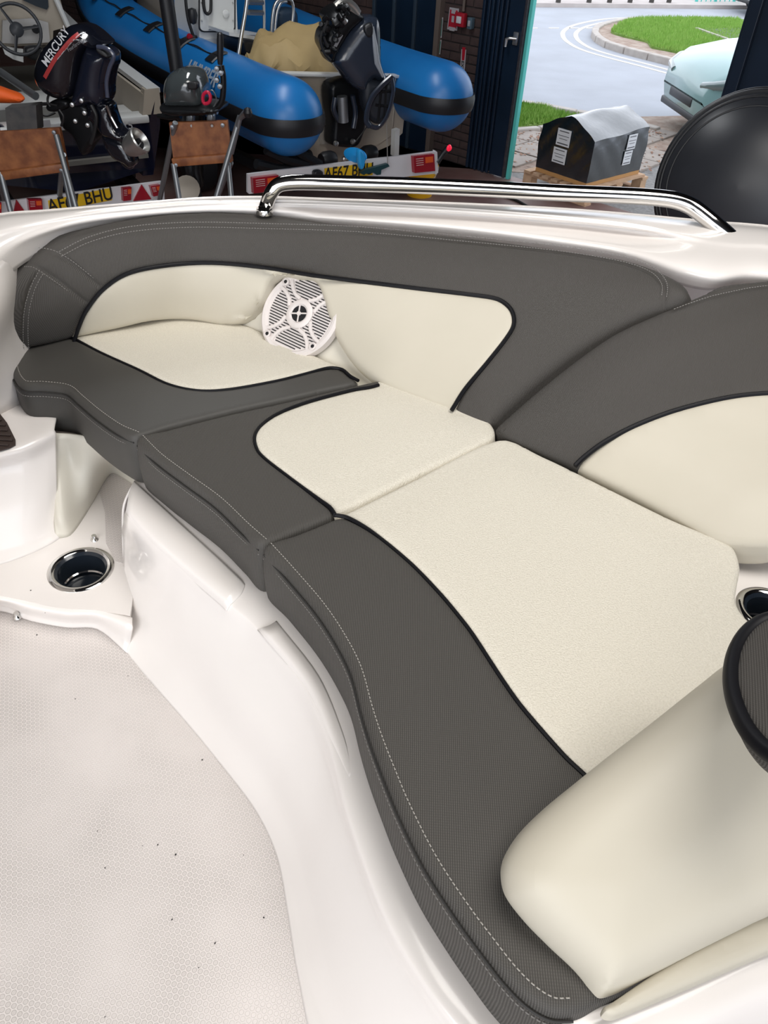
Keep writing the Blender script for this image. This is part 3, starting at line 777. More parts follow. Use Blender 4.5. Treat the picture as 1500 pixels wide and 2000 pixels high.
bB = thing('side_back_cushion', 'charcoal topped cream backrest at the right side, seen cut by the picture edge', 'back cushion', PD(1250, 960, .78))
sB = cr_spline([(1316, 602), (1350, 589), (1400, 572), (1500, 556), (1640, 560)], 6)
pad(bB, SB, oB, [('cream_panel', M_cream, [*pB, (1800, 1200), (1124, 1200)]), ('charcoal_panel', M_grayb, None)], [pB, sB], r=.022, th=.055, crown=.012, grid=18, groove=.0035, rad=lambda x, y: .016 if y > 840 else .024)
piping(bB, SB, pB, r=.0046, lift=.010)
q = [(p[0], p[1]+7) for p in sB]; stitches(bB, surf_path(SB, q, 5, .0085), mt=mat('grey_thread', (.22, .21, .20), .7))

# near backrest at the lower right
SCp = S_plane3((1190, 1950, .755), (1137, 1512, .665), (1430, 1290, .605))
oC = cr_spline([(1405, 1322), (1310, 1398), (1212, 1474), (1150, 1524), (1082, 1580), (1030, 1632), (1000, 1680), (993, 1716), (1002, 1760), (1040, 1812), (1090, 1864), (1140, 1914), (1168, 1956), (1188, 1970), (1224, 1960), (1294, 1924), (1385, 1875), (1506, 1814), (1640, 1745), (1760, 1560), (1700, 1330), (1560, 1250), (1474, 1272)], 4, True)
bC = thing('near_back_cushion', 'plain cream backrest with a charcoal black-piped top in the lower right foreground', 'back cushion', PD(1300, 1700, .80))
pad(bC, SCp, oC, [('cream_panel', M_cream, None)], [], r=.042, th=.05, crown=.012, grid=18, k=2.2, sidebulge=0)
SCs = S_plane3((1190, 1970, .745), (1500, 1830, .70), (1400, 1900, .735))
SCs = S_plane(.765)
oS = cr_spline([(1196, 1954), (1182, 1962), (1184, 1976), (1206, 1980), (1300, 1942), (1500, 1856), (1660, 1790), (1660, 1700), (1500, 1770), (1350, 1850)], 4, True)
pad(bC, SCs, oS, [('lower_band', M_cream, None)], [], sidebulge=0, r=.010, th=.018, crown=.0, grid=18)
SCt = S_plane3((1420, 1310, .55), (1500, 1200, .55), (1500, 1470, .52))
oT = cr_spline([(1500, 1200), (1462, 1222), (1436, 1262), (1427, 1315), (1436, 1366), (1462, 1420), (1505, 1462), (1600, 1500), (1720, 1440), (1740, 1280), (1620, 1190)], 5, True)
pad(bC, SCt, oT, [('charcoal_top', M_grayb, None)], [], r=.012, th=.03, crown=.010, grid=18)
piping(bC, SCt, [*oT, oT[0]], r=.0078, lift=-.006, name='piping', seg=14)
# white moulding right of the bench end
sheet(boat, 'aft_moulding', [
    [(1100, 1990, .80), (1190, 1960, .80), (1320, 1900, .80), (1500, 1810, .80), (1750, 1700, .80)],
    [(1090, 2040, .80), (1210, 2000, .80), (1340, 1950, .80), (1500, 1875, .80), (1750, 1780, .80)],
    [(1080, 2100, .805), (1220, 2060, .81), (1350, 2010, .81), (1500, 1945, .81), (1750, 1860, .81)],
    [(1070, 2200, .88), (1240, 2160, .88), (1370, 2120, .88), (1520, 2060, .88), (1760, 1980, .88)]], M_gel, 5, 5)
# ================================================================ the workshop
ZU = Vector((0, 0, 1))
WO = Vector((1.0, 7.95, 0)); WD = Vector((-.76, .65, 0)).normalized(); WN = Vector((-.65, -.76, 0)).normalized()   # back wall: runs away to the left
def PL(x, y, o, n):
    d = RAY(x, y); return CAM+d*((Vector(o)-CAM).dot(n)/d.dot(n))
def wbox(mb, s0, s1, z0, z1, t0, t1, bev=0):      # box in wall coordinates; t>0 is into the shed
    c = WO+WD*((s0+s1)/2)+WN*((t0+t1)/2)+ZU*((z0+z1)/2)
    return mb.box(c, (abs(s1-s0), abs(t1-t0), abs(z1-z0)), Matrix((WD, -WN, ZU)).transposed(), bev)
def struct(o): o['kind'] = 'structure'; return o

M_floor = mat('shed_floor_paint', (.17, .085, .075), .5, var=(2.2, .9, (.24, .17, .15)), bump=(40, .2, 'noise', .004))
M_navy = mat('navy_painted_metal', (.008, .020, .042), .38, var=(3, .5, (.004, .010, .022)))
M_dark = mat('dark_cladding', (.011, .011, .014), .8)
M_brick = mat('old_dark_brick', (.070, .042, .038), .85, var=(9, .9, (.040, .026, .026)), bump=(60, .4, 'noise', .003))
M_mortar = mat('dirty_mortar', (.035, .028, .027), .95)
M_wood = mat('varnished_plywood', (.34, .125, .042), .5, var=(14, .9, (.17, .052, .018)))
M_pine = mat('pallet_pine', (.62, .42, .27), .8, var=(12, .7, (.45, .28, .17)))
M_post = mat('grey_brown_timber', (.13, .10, .085), .8)
M_teal = mat('teal_lit_edge_and_rail', (.10, .55, .50), .5)
M_galv = mat('galvanised_tube', (.30, .32, .34), .4, metal=.8)
M_blue = mat('blue_tube_fabric', (.010, .150, .44), .36, spec=.5, var=(2.5, .6, (.014, .19, .52)))
M_bblk = mat('black_rubber', (.012, .013, .016), .42)
M_gloss = mat('gloss_black_cowl', (.006, .007, .012), .10, spec=.6, coat=.7)
M_gun = mat('dark_grey_engine_paint', (.022, .030, .048), .24, spec=.6, coat=.4)
M_mech = mat('black_engine_metal', (.012, .013, .015), .35, metal=.4)
M_alu = mat('bare_aluminium', (.60, .60, .58), .3, metal=.9)
M_cowl = mat('dark_silver_cowl', (.055, .065, .068), .12, spec=.6, coat=.8)
M_wht = mat('white_grp', (.62, .63, .62), .35, coat=.2)
M_beige = mat('aged_cream_grp', (.42, .37, .30), .5, var=(2.4, .6, (.33, .29, .24)))
M_wb = mat('white_board', (.66, .66, .69), .4)
M_red = mat('red_lens', (.30, .008, .02), .2, coat=.5)
M_amber = mat('amber_lens', (.70, .10, .02), .25, coat=.5)
M_yel = mat('yellow_plate', (.75, .47, .015), .4)
M_yb = mat('yellow_bucket_plastic', (.80, .42, .01), .4)
M_hull = mat('navy_hull_gelcoat', (.006, .008, .022), .12, coat=.6)
M_org = mat('orange_cloth', (.85, .12, .01), .6)
M_tarp = mat('tan_canvas', (.40, .29, .13), .7, var=(5, .5, (.30, .21, .09)))
M_rsign = mat('red_sign', (.40, .015, .03), .4)
M_gsign = mat('green_sign', (.02, .16, .12), .4)
M_sil = mat('silver_letters', (.55, .56, .58), .35, metal=.3)
M_stripe = mat('red_stripe', (.42, .045, .045), .3)
M_cable = mat('black_cable', (.012, .012, .013), .5)

# floor and shell
FA = WO+WD*10-WN*.12; FB = WO-WD*6.2-WN*.12
def slab(name, pts, z0, z1, m):
    v = [Vector((p[0], p[1], z0)) for p in pts]
    o = MB().prism(v, (0, 0, z0), (0, 0, z1)).build(name, m, None, smooth=False, local=False); return o
struct(slab('floor', [(-6.6, -5), (5.4, -5), (5.4, FB.y), (FB.x, FB.y), (FA.x, FA.y), (-6.6, FA.y)], -.08, 0, M_floor))
struct(slab('ceiling', [(-6.8, -5), (5.6, -5), (5.6, FB.y-.3), (FB.x, FB.y), (FA.x, FA.y), (-6.8, FA.y)], 4.5, 4.6, M_dark))
mb = MB(); mb.box((-6.65, 4.9, 2.25), (.1, 20, 4.5)); struct(mb.build('wall_left', M_dark, None, False, local=False))
mb = MB(); mb.box((5.45, -.4, 2.25), (.1, 9.2, 4.5)); struct(mb.build('wall_right', M_dark, None, False, local=False))
mb = MB(); wbox(mb, .50, 10, 0, 4.5, -.12, -.012); wbox(mb, -2.0, .50, 3.3, 4.5, -.12, 0)
wbk = struct(mb.build('wall_back', M_mortar, None, False, local=False))
# bricks: the pier by the door one by one, the rest of the wall joined
bv, bf = [], []
tmp = MB().box((0, 0, 0), (.213, .012, .063), None, .003)
bme = bpy.data.meshes.new('brick'); bme.from_pydata(tmp.v, [], tmp.f); bme.materials.append(M_brick)
MWL = Matrix((WD, -WN, ZU)).transposed().to_4x4()
for r_ in range(30):
    off = 0 if r_ % 2 else .1125
    s = .51+.1065-off
    while s < .98:
        if s > .60 or True:
            a0 = max(.505, s-.1065); a1 = min(.955, s+.1065)
            if a1-a0 > .03:
                T = MWL.copy(); T.translation = WO+WD*((a0+a1)/2)+WN*(-.008+random.uniform(-.0015, .002))+ZU*(.04+r_*.075)
                o = bpy.data.objects.new('brick', bme); COL.objects.link(o); o.parent = wbk
                o.matrix_basis = T @ Matrix.Diagonal(((a1-a0)/.213, 1, 1, 1)); 
        s += .225
mb = MB()
for r_ in range(36):
    off = .1125*(r_ % 2); s = 1.85+off
    while s < 8.4:
        wbox(mb, s-.106, s+.106, .04+r_*.075-.032, .04+r_*.075+.032, -.013, .002+random.uniform(-.002, .002)); s += .225
o = mb.build('brickwork', M_brick, wbk, False, local=False); o['kind'] = 'stuff'; o['label'] = 'dark brickwork behind the boats'
mb = MB(); wbox(mb, .955, 1.01, 0, 3.4, -.02, .06, .004); struct(mb.build('trim_1', M_post, None, False, local=False))['label'] = 'timber door post'

# navy sliding doors left of the timber post
d2 = thing('door_2', 'closed navy sliding doors between the brick pier and the boats', 'door', WO+WD*1.4); d2['kind'] = 'structure'; del d2['category']
for i in range(3):
    mb = MB(); wbox(mb, 1.02+i*.27, 1.28+i*.27, .02, 3.3, -.01, .02, .004); mb.build('panel', M_navy, d2, False, local=False)
    mb = MB(); wbox(mb, 1.265+i*.27, 1.30+i*.27, .02, 3.3, .02, .045, .004); mb.build('stile', mat('slate_stile', (.03, .05, .075), .5), d2, False, local=False)
# folded door beside the opening
d1 = thing('door_1', 'folded back navy ribbed door beside the bright opening', 'door', WO+WD*.2); d1['kind'] = 'structure'; del d1['category']
for i in range(6):
    mb = MB(); wbox(mb, .215+i*.048, .245+i*.048, .01, 3.3, -.05, .03+.01*(i % 2), .006); mb.build('rib', M_navy, d1, False, local=False)
mb = MB(); wbox(mb, .20, .50, .01, 3.3, -.08, .0); mb.build('backing_panel', M_navy, d1, False, local=False)
mb = MB(); wbox(mb, .035, .205, .01, 3.3, -.03, .015, .004); mb.build('leaf', M_navy, d1, False, local=False)
mb = MB(); wbox(mb, .012, .04, .01, 3.3, -.04, .03, .004); mb.build('leaf_edge', mat('worn_dark_edge', (.05, .045, .05), .6, var=(30, .8, (.02, .02, .03))), d1, False, local=False)
mb = MB(); wbox(mb, -.022, .010, .0, 3.3, -.05, .0, .003); mb.build('lit_teal_edge', M_teal, d1, False, local=False)  # bright teal strip carries the outside daylight on the door edge
hp = PL(1000, 74, WO+WN*.03, WN); mb = MB()
mb.tube([hp+WD*-.05+ZU*.0, hp+WN*.03, hp+WN*.04+WD*.03-ZU*.01, hp+WN*.045+WD*.03-ZU*.07], [.014, .014, .016, .013], 10)
mb.box(hp-WD*.04, (.05, .02, .10), Matrix((WD, -WN, ZU)).transposed(), .004); mb.build('handle', M_alu, d1, local=False)
# right hand door leaf / pillar
d3 = thing('door_3', 'tall dark navy door leaf at the right of the opening', 'door', WO-WD*2.2); d3['kind'] = 'structure'; del d3['category']
mb = MB(); wbox(mb, -6.2, -1.86, 0, 4.5, -.10, .0, .006); mb.build('leaf', M_navy, d3, False, local=False)
for s in (-1.93, -2.35, -2.95): mb = MB(); wbox(mb, s-.05, s+.03, 0, 4.5, 0, .05, .006); mb.build('stile', M_navy, d3, False, local=False)

# signs and boxes on the brick pier
def wsign(name, label, cat, px, m, border=None, t=.006, cap=None):
    P = [PL(x, y, WO+WN*.012, WN) for x, y in px]; c = sum(P, Vector())/4
    o = thing(name, label, cat, c)
    MB().prism(P, (0, 0, 0), WN*t).build('plate', border or m, o, False, local=False)
    if border:
        Q = [c+(p-c)*.82+WN*t for p in P]; MB().prism(Q, (0, 0, 0), WN*.002).build('face', m, o, False, local=False)
    return o, P, c
M_wsign = mat('sign_white', (.42, .40, .42), .5)
o, P, c = wsign('fire_action_sign', 'red fire sign with a pale border on the brick pier', 'sign', [(879, 14), (897, 17), (893, 60), (874, 57)], M_rsign, M_wsign)
Mx = frame(c+WN*.009, -WD, WN)
for dy, w_, h_ in ((.06, .05, .035), (.0, .03, .05), (-.07, .08, .012), (-.09, .06, .008)):
    MB().box((0, 0, 0), (w_, h_, .002)).build('symbol', M_wsign, o, False).matrix_basis = MW(o).inverted() @ Mx @ Matrix.Translation((0, dy, 0))
o, P, c = wsign('exit_route_sign', 'upper green and white safety sign beside the timber post', 'sign', [(857, 33), (866, 34), (863, 74), (854, 73)], M_gsign, M_wsign)
o, P, c = wsign('first_aid_sign', 'lower green and white safety sign beside the timber post', 'sign', [(854, 77), (863, 78), (860, 106), (851, 105)], M_gsign, M_wsign)
o, P, c = wsign('warning_label', 'small upright red and white label low on the brick pier', 'sign', [(902, 96), (911, 97), (908, 139), (899, 138)], M_wsign)
MB().prism([c+(p-c)*k+WN*.006+(ZU*.045) for p, k in zip(P, (.7, .7, .5, .5))], (0, 0, 0), WN*.002).build('red_arrow_panel', M_rsign, o, False, local=False)
text('lettering', 'EXIT', .045, frame(c-ZU*.05+WN*.009, -ZU, WN), M_dark, o)
def wboxpx(name, label, cat, x, y, w, h, t, m, lens=None):
    c = PL(x, y, WO+WN*.01, WN); o = thing(name, label, cat, c)
    MB().box((0, 0, 0), (w, t, h), None, .005).build('case', m, o).matrix_basis = MWL.to_3x3().to_4x4() @ Matrix.Translation((0, -t/2, 0))
    if lens: MB().box((0, 0, 0), (w*.5, .01, h*.5), None, .003).build('button', lens, o).matrix_basis = MWL.to_3x3().to_4x4() @ Matrix.Translation((0, -t-.004, 0))
    return o
wboxpx('alarm_call_point', 'red square alarm call point with a white button', 'alarm', 903, 38, .11, .11, .05, M_rsign, M_wb)
wboxpx('switch_box', 'small blue grey switch box right of the red alarm point', 'switch', 923, 45, .05, .09, .05, mat('blue_grey_box', (.08, .13, .17), .5), M_sil)
a = PL(905, 22, WO+WN*.03, WN); tag(MB().cyl(a, a+ZU*1.4, .014, 10).build('conduit', M_post, None, local=False), 'grey conduit pipe rising from the red alarm point', 'pipe')

# ================================================================ frame of the RIB and its trailer
RX = Vector((.77, .64, 0)).normalized(); RY = Vector((-.64, .77, 0)).normalized(); RO_ = Vector((-.295, 6.25, 0))
ANG = math.atan2(RX.y, RX.x)
def RL(x, y, z): return RO_+RX*x+RY*y+ZU*z
def rplane(x, y, ly): return PL(x, y, RO_+RY*ly, RY)          # picture point on the vertical plane at local y
def blob(px, pl, depth, name, m, parent, k=1.0, rim=.06, back=None, offs=0.0, local=False, sharp=False):
    """solid whose side view is the outline, rounded towards a real depth on both sides"""
    o, n = pl; n = n if n.dot(CAM-Vector(o)) > 0 else -n
    out = resample(cr_spline(px, 4, not sharp) if not sharp else [*px, px[0]], 3.0)
    if sharp or np.linalg.norm(np.array(out[-1])-np.array(out[0])) < 1.5: out = out[:-1]
    P3 = [PL(p[0], p[1], o, n) for p in out]
    ex = ZU.cross(n).normalized(); ey = n.cross(ex)
    c = sum(P3, Vector())/len(P3); O2 = np.array([((p-c).dot(ex), (p-c).dot(ey)) for p in P3]); N_ = len(O2)
    T = np.roll(O2, -1, 0)-np.roll(O2, 1, 0); T /= np.linalg.norm(T, axis=1)[:, None]+1e-9
    a2 = sum(O2[i][0]*O2[(i+1) % N_][1]-O2[(i+1) % N_][0]*O2[i][1] for i in range(N_)); Nn = np.stack([-T[:, 1], T[:, 0]], 1)*(1 if a2 > 0 else -1)
    cand = [O2+Nn*d for d in (rim*.06, rim*.2, rim*.45, rim*.75, rim)]
    x0, y0 = O2.min(0); x1, y1 = O2.max(0); st = max(x1-x0, y1-y0)/16
    cand.append(np.array([(x, y) for x in np.arange(x0, x1, st) for y in np.arange(y0, y1, st)]))
    C = np.concatenate(cand); C = C[inside_np(O2, C[:, 0], C[:, 1])]
    D = np.sqrt(((C[:, None]-O2[None])**2).sum(2)).min(1); C = C[D > rim*.04]
    key = set(); kk = []
    for i, q in enumerate(C):
        z = (int(q[0]/(rim*.12)), int(q[1]/(rim*.12)))
        if z not in key: key.add(z); kk.append(i)
    C = C[kk]; A = np.concatenate([O2, C])
    vv, ee, ff, *_ = delaunay_2d_cdt([Vector(p) for p in A], [(i, (i+1) % N_) for i in range(N_)], [], 0, 1e-6)
    V = np.array([(p[0], p[1]) for p in vv]); F = [tuple(q) for q in ff]
    cen = V[np.array([q[:3] for q in F])].mean(1); F = [q for q, okk in zip(F, inside_np(O2, cen[:, 0], cen[:, 1])) if okk]
    D = np.sqrt(((V[:, None]-O2[None])**2).sum(2)).min(1); dd = np.clip(D/rim, 0, 1)
    hh = (depth/2)*(.35+.65*np.sqrt(np.clip(1-(1-dd)**2, 0, 1)))
    v = [c+ex*p[0]+ey*p[1]+n*(h_+offs) for p, h_ in zip(V, hh)]; nv = len(v)
    v += [c+ex*p[0]+ey*p[1]-n*(h_-offs) for p, h_ in zip(V, hh)]
    f = list(F)+[tuple(i+nv for i in q)[::-1] for q in F]
    ec = set()
    for q in F:
        for i in range(len(q)): ec.add((q[i], q[(i+1) % len(q)]))
    f += [(b, a, a+nv, b+nv) for a, b in ec if (b, a) not in ec]
    return MB().add(v, f).build(name, m, parent, local=local)
def prism_px(px, pl, t, name, m, parent, local=False):
    o, n = pl; n = n if n.dot(CAM-Vector(o)) > 0 else -n
    P = [PL(x, y, o, n) for x, y in px]; return MB().prism(P, (0, 0, 0), -n*t).build(name, m, parent, False, local=local)

rib = thing('inflatable_boat', 'blue inflatable boat with black strake, stern towards the bright doorway', 'boat', RO_, (0, 0, ANG))
# one continuous U-shaped tube
def tube_path(sg):
    out = []
    for t, k, dz in ((0, 0, 0), (.5, 0, .005), (1, 0, .02), (1.5, 0, .035), (2, 0, .06), (2.5, .015, .10), (3, .05, .15), (3.6, .20, .25), (4.1, .45, .35), (4.33, .70, .39)): out.append((sg*(.705-k), t, .945+dz))
    return out
TPl = [Vector(p) for p in cr_spline(tube_path(-1)+tube_path(1)[::-1][1:], 5)]
def capped(path, r, n=7):
    a, b = path[0], path[-1]; d0 = (path[0]-path[1]).normalized(); d1 = (path[-1]-path[-2]).normalized()
    P = []; Rr = []
    for k in range(n): an = R(90*(1-k/n)); P.append(a+d0*r*1.0*math.sin(an)); Rr.append(max(.004, r*math.cos(an)))
    P += path; Rr += [r]*len(path)
    for k in range(1, n+1): an = R(90*k/n); P.append(b+d1*r*math.sin(an)); Rr.append(max(.004, r*math.cos(an)))
    return P, Rr
P, Rr = capped(TPl, .25, 9); MB().tube(P, Rr, 36, up=(0, 0, 1)).build('inflatable_tube', M_blue, rib)
# black rubbing strake: ribbon on the outboard side wrapping each tube end
def strake():
    path = []
    L_ = [p for p in TPl]
    for i, p in enumerate(L_):
        a = L_[max(0, i-1)]; b = L_[min(len(L_)-1, i+1)]; t = (b-a).normalized(); o = t.cross(ZU).normalized()
        if o.dot(p-Vector((0, 1.8, p.z))) < 0: o = -o
        path.append((p, o))
    e0 = []; 
    for k in range(12, 0, -1): an = R(-90+0+180*k/12); e0.append((L_[0], Vector((-math.cos(R(180*k/12)), -math.sin(R(180*k/12)), 0))))
    e0 = [(L_[0], Vector((-math.cos(R(x)), -math.sin(R(x)), 0))) for x in range(175, 0, -11)]
    e1 = [(L_[-1], Vector((math.cos(R(x)), -math.sin(R(x)), 0))) for x in range(5, 180, 11)]
    i0 = [(p, -o) for p, o in path[1:10]][::-1]; i1 = [(p, -o) for p, o in path[-10:-1]][::-1]
    A = i0+e0+path+e1+i1; rings = []
    for p, o in A:
        r = []
        for an, rr in ((8, .252), (8, .262), (0, .266), (-8, .266), (-17, .262), (-17, .252)): r.append(p+(o*math.cos(R(an))+ZU*math.sin(R(an)))*rr)
        rings.append(r)
    return MB().loft(rings)
strake().build('rubbing_strake', M_bblk, rib)
# grab line with patches along the top of the near tube
sc_ = cr_spline([(-.705-.10, t, .95+.228+dz) for t, dz in ((.75, .01), (1.3, .025), (1.9, .05), (2.5, .09), (3.0, .14))], 10)
MB().tube([Vector(p)+Vector((0, 0, .012-.012*math.sin(i/2.0)**2)) for i, p in enumerate(sc_)], .006, 6).build('grab_line', M_cable, rib)
for t, dz in ((.80, .012), (1.3, .027), (1.85, .05), (2.4, .085), (2.95, .135)):
    mb = MB(); A = [(-.705-.03, t, .945+dz), ]
    rings = []
    for an in (128, 120, 112, 104, 96):
        c = Vector((-.705, t, .945+dz)); o = Vector((math.cos(R(an)), 0, math.sin(R(an))))
        rings.append([c+o*.256+Vector((0, -.06, 0)), c+o*.264+Vector((0, -.05, 0)), c+o*.264+Vector((0, .05, 0)), c+o*.256+Vector((0, .06, 0))])
    mb.loft(rings).build('line_patch', M_bblk, rib)
# lettering on the near tube (partly hidden by the small outboard)
text('lettering', 'HUMBER', .150, frame((-.705-.226, .80, .955+.130), (0, -1, -.03), (-.88, 0, .5)), mat('pale_tube_letters', (.33, .40, .48), .6), rib, local=True, extrude=.002, sx=.80, shear=.25)
# hull, transom, deck
mb = MB(); rings = []
for t, w, zk, zt in ((.30, .50, .42, .90), (1.5, .50, .42, .92), (2.6, .45, .50, .98), (3.5, .30, .68, 1.08), (4.1, .06, .95, 1.2)):
    rings.append([Vector(q) for q in ((-w, t, zt), (-w*.96, t, zk+.20), (0, t, zk), (w*.96, t, zk+.20), (w, t, zt))])
mb.loft(rings, cap=False, closed=False); h_ = mb.build('hull', M_beige, rib); h_.modifiers.new('s', 'SOLIDIFY').thickness = .02
mb = MB(); v = [(-.53, 2.0, .80), (.53, 2.0, .80)]
mb.prism([(-.50, .35, .78), (.50, .35, .78), (.50, 2.6, .84), (.28, 3.6, .98), (-.28, 3.6, .98), (-.50, 2.6, .84)], (0, 0, 0), (0, 0, -.03)).build('deck', M_beige, rib)
TRP = (RO_+RY*.30, RY)
prism_px([(521, 141), (560, 146), (634, 147), (770, 146), (815, 147), (812, 165), (800, 190), (790, 225), (786, 260), (760, 285), (720, 302), (655, 321), (600, 305), (540, 285), (500, 250), (490, 200)], TRP, .05, 'transom', M_beige, rib)
mb = MB(); a, b = rplane(520, 143, .30), rplane(815, 149, .30); mb.box((a+b)/2, ((b-a).length, .085, .022), Matrix(((b-a).normalized(), RY, (b-a).normalized().cross(RY))).transposed(), .006).build('transom_cap', M_wht, rib, local=False)
prism_px([(637, 143), (775, 145), (773, 152), (772, 158), (690, 156), (637, 154)], (RO_+RY*.295, RY), .03, 'transom_cutout', M_wht, rib)
prism_px([(624, 184), (643, 184), (643, 282), (624, 282)], (RO_+RY*.292, RY), .006, 'transom_patch', mat('pale_grey_patch', (.34, .31, .27), .5), rib)
for x in (652, 672): p = rplane(x+0, 311, .27); MB().lathe([(0, .03), (.018, .024), (.024, .0), (0, 0)], p, Matrix.Rotation(R(90), 3, 'X'), 16).build('drain_plug', M_alu, rib, local=False)

# console
con = bpy.data.objects.new('console', None); COL.objects.link(con); con.parent = rib
con['label'] = 'white helm console with a rounded hatch'
CP = 1.35
A_ = [(392, -40), (458, -40), (466, 62), (447, 120), (392, 118), (388, 60)]
prism_px([(388, -60), (460, -60), (464, 62), (452, 118), (390, 118)], (RO_+RY*CP, RY), .42, 'cabinet', M_wht, con)
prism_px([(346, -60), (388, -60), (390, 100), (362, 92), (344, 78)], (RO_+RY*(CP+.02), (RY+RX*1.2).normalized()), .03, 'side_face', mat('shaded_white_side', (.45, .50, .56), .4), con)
def rrect(x0, y0, x1, y1, r, sl=0):
    o = []
    for cx, cy, a in ((x1-r, y0+r, -90), (x1-r, y1-r, 0), (x0+r, y1-r, 90), (x0+r, y0+r, 180)):
        for k in range(5): an = R(a+22.5*k); o.append((cx+r*math.cos(an)+sl*(cy), cy+r*math.sin(an)))
    return o
prism_px(rrect(389, -30, 460, 63, 9), (RO_+RY*(CP-.012), RY), .012, 'hatch_gasket', M_bblk, con)
prism_px(rrect(391.5, -28, 457.5, 60.5, 8), (RO_+RY*(CP-.02), RY), .012, 'hatch', M_wht, con)
prism_px(rrect(397, 76, 446, 116, 6), (RO_+RY*(CP-.010), RY), .012, 'lower_hatch', mat('grey_white_hatch', (.50, .52, .54), .4), con)
for x, y in ((394, 5), (394, 40), (455, 5), (455, 40), (408, 57), (426, 57), (444, 57)):
    MB().lathe([(0, .006), (.006, .004), (.007, 0), (0, 0)], rplane(x, y, CP-.024), Matrix.Rotation(ANG, 3, 'Z') @ Matrix.Rotation(R(90), 3, 'X'), 10).build('screw', M_alu, con, local=False)
MB().lathe([(0, .012), (.018, .010), (.026, .006), (.028, 0), (0, 0)], rplane(441, 27, CP-.024), Matrix.Rotation(ANG, 3, 'Z') @ Matrix.Rotation(R(90), 3, 'X'), 20).build('catch', M_wht, con, local=False)
MB().tube([rplane(x, y, CP-.05) for x, y in cr_spline([(397, -6), (398, 12), (401, 24), (406, 27), (411, 22), (412, 8), (412, -6)], 4)], .012, 10).build('hanging_cable', M_cable, con, local=False)
MB().tube([rplane(x, y, CP-.02) for x, y in cr_spline([(362, -10), (364, 15), (368, 40), (374, 60), (380, 78), (383, 92)], 4)], .012, 8).build('wiring_loom', M_cable, con, local=False)
for x, y, r in ((376, 30, .05), (379, 80, .045)):
    MB().lathe([(0, r), (r*.6, r*.8), (r*.8, 0), (r*.5, -r*1.0), (0, -r*1.2)], rplane(x, y, CP-.03), None, 14).build('connector', M_bblk, con, local=False)
MB().lathe([(0, .02), (.02, .018), (.024, 0), (0, 0)], rplane(370, 72, CP-.06), Matrix.Rotation(ANG, 3, 'Z') @ Matrix.Rotation(R(90), 3, 'X'), 14).build('kill_switch', M_red, con, local=False)
# helm seat and stainless frames
SP_ = (RO_+RY*.95, RY)
st_ = bpy.data.objects.new('helm_seat', None); COL.objects.link(st_); st_.parent = rib
blob([(448, 66), (500, 74), (560, 84), (566, 92), (556, 112), (500, 108), (462, 104), (450, 92)], (RO_+RY*1.15, RY), .40, 'seat_box', M_bblk, st_, rim=.03)
prism_px([(447, 63), (505, 72), (562, 82), (562, 88), (505, 79), (448, 70)], (RO_+RY*1.0, RY), .42, 'seat_rim', M_wht, st_)
fr = bpy.data.objects.new('a_frame', None); COL.objects.link(fr); fr.parent = rib; fr['label'] = 'stainless tube frame behind the helm seat'
for q, yy, r in (([(465, 112), (472, 66), (480, 20), (487, -40)], .90, .014), ([(516, 76), (516, 30), (513, -40)], 1.3, .012), ([(529, 76), (534, 20), (542, 3), (560, -3), (570, 2), (573, 20), (570, 52)], 1.5, .014), ([(536, 70), (541, 24), (549, 6), (560, 3)], 1.5, .012)):
    MB().tube([rplane(x, y, yy) for x, y in cr_spline(q, 4)], r, 10).build('frame_tube', M_alu, fr, local=False)
for y in (4, 24): MB().tube([rplane(484, y, .95), rplane(512, y+1, 1.2)], .018, 8).build('rung', M_galv, fr, local=False)
blob([(540, 20), (566, 14), (576, 30), (572, 60), (548, 66), (538, 50)], (RO_+RY*1.7, RY), .15, 'backrest', mat('dark_blue_pad', (.01, .03, .06), .6), st_, rim=.04)

# tarpaulin heap in the stern
def tarp():
    nx, ny = 46, 26; v = []; f = []
    base = [(488, 118), (500, 92), (520, 72), (548, 58), (580, 49), (608, 50), (626, 60), (636, 90), (640, 146)]
    prof = cr_spline(base, 8); L0 = [rplane(p[0], p[1], .72) for p in prof]; n = len(L0)
    rnd = random.Random(3); ph = [rnd.uniform(0, 6) for _ in range(8)]
    rows_ = 22
    for j in range(rows_+1):
        t = j/rows_; ang = math.pi*t
        for i, p in enumerate(L0):
            s = i/(n-1); ground = .84; hgt = p.z-ground
            off = -.30*math.cos(ang)*(1-abs(2*s-1)**2.4*.6); zz = ground+hgt*(math.sin(ang)**.55)
            g_ = lambda q: abs(((q/math.pi) % 2)-1)*2-1
            fold = .034*g_(13*s+9*t+ph[0])+.032*g_(23*s-14*t+ph[1])+.022*g_(9*s+26*t+ph[2])+.008*math.sin(37*s+21*t)
            fold *= min(1, math.sin(ang)*2)*(1-.6*math.exp(-((t-.5)/.12)**2))
            v.append(p*1.0+RY*(off+fold*.8)+Vector((0, 0, zz-p.z+fold))+RX*fold*.5)
    for j in range(rows_):
        for i in range(n-1): f.append((j*n+i, j*n+i+1, (j+1)*n+i+1, (j+1)*n+i))
    return MB().add(v, f)
o = tarp().build('tarpaulin', M_tarp, None, local=False); o.data.set_sharp_from_angle(angle=R(16)); o.modifiers.new('s', 'SOLIDIFY').thickness = .004
tag(o, 'crumpled tan tarpaulin heaped in the stern of the blue inflatable boat', 'tarpaulin')

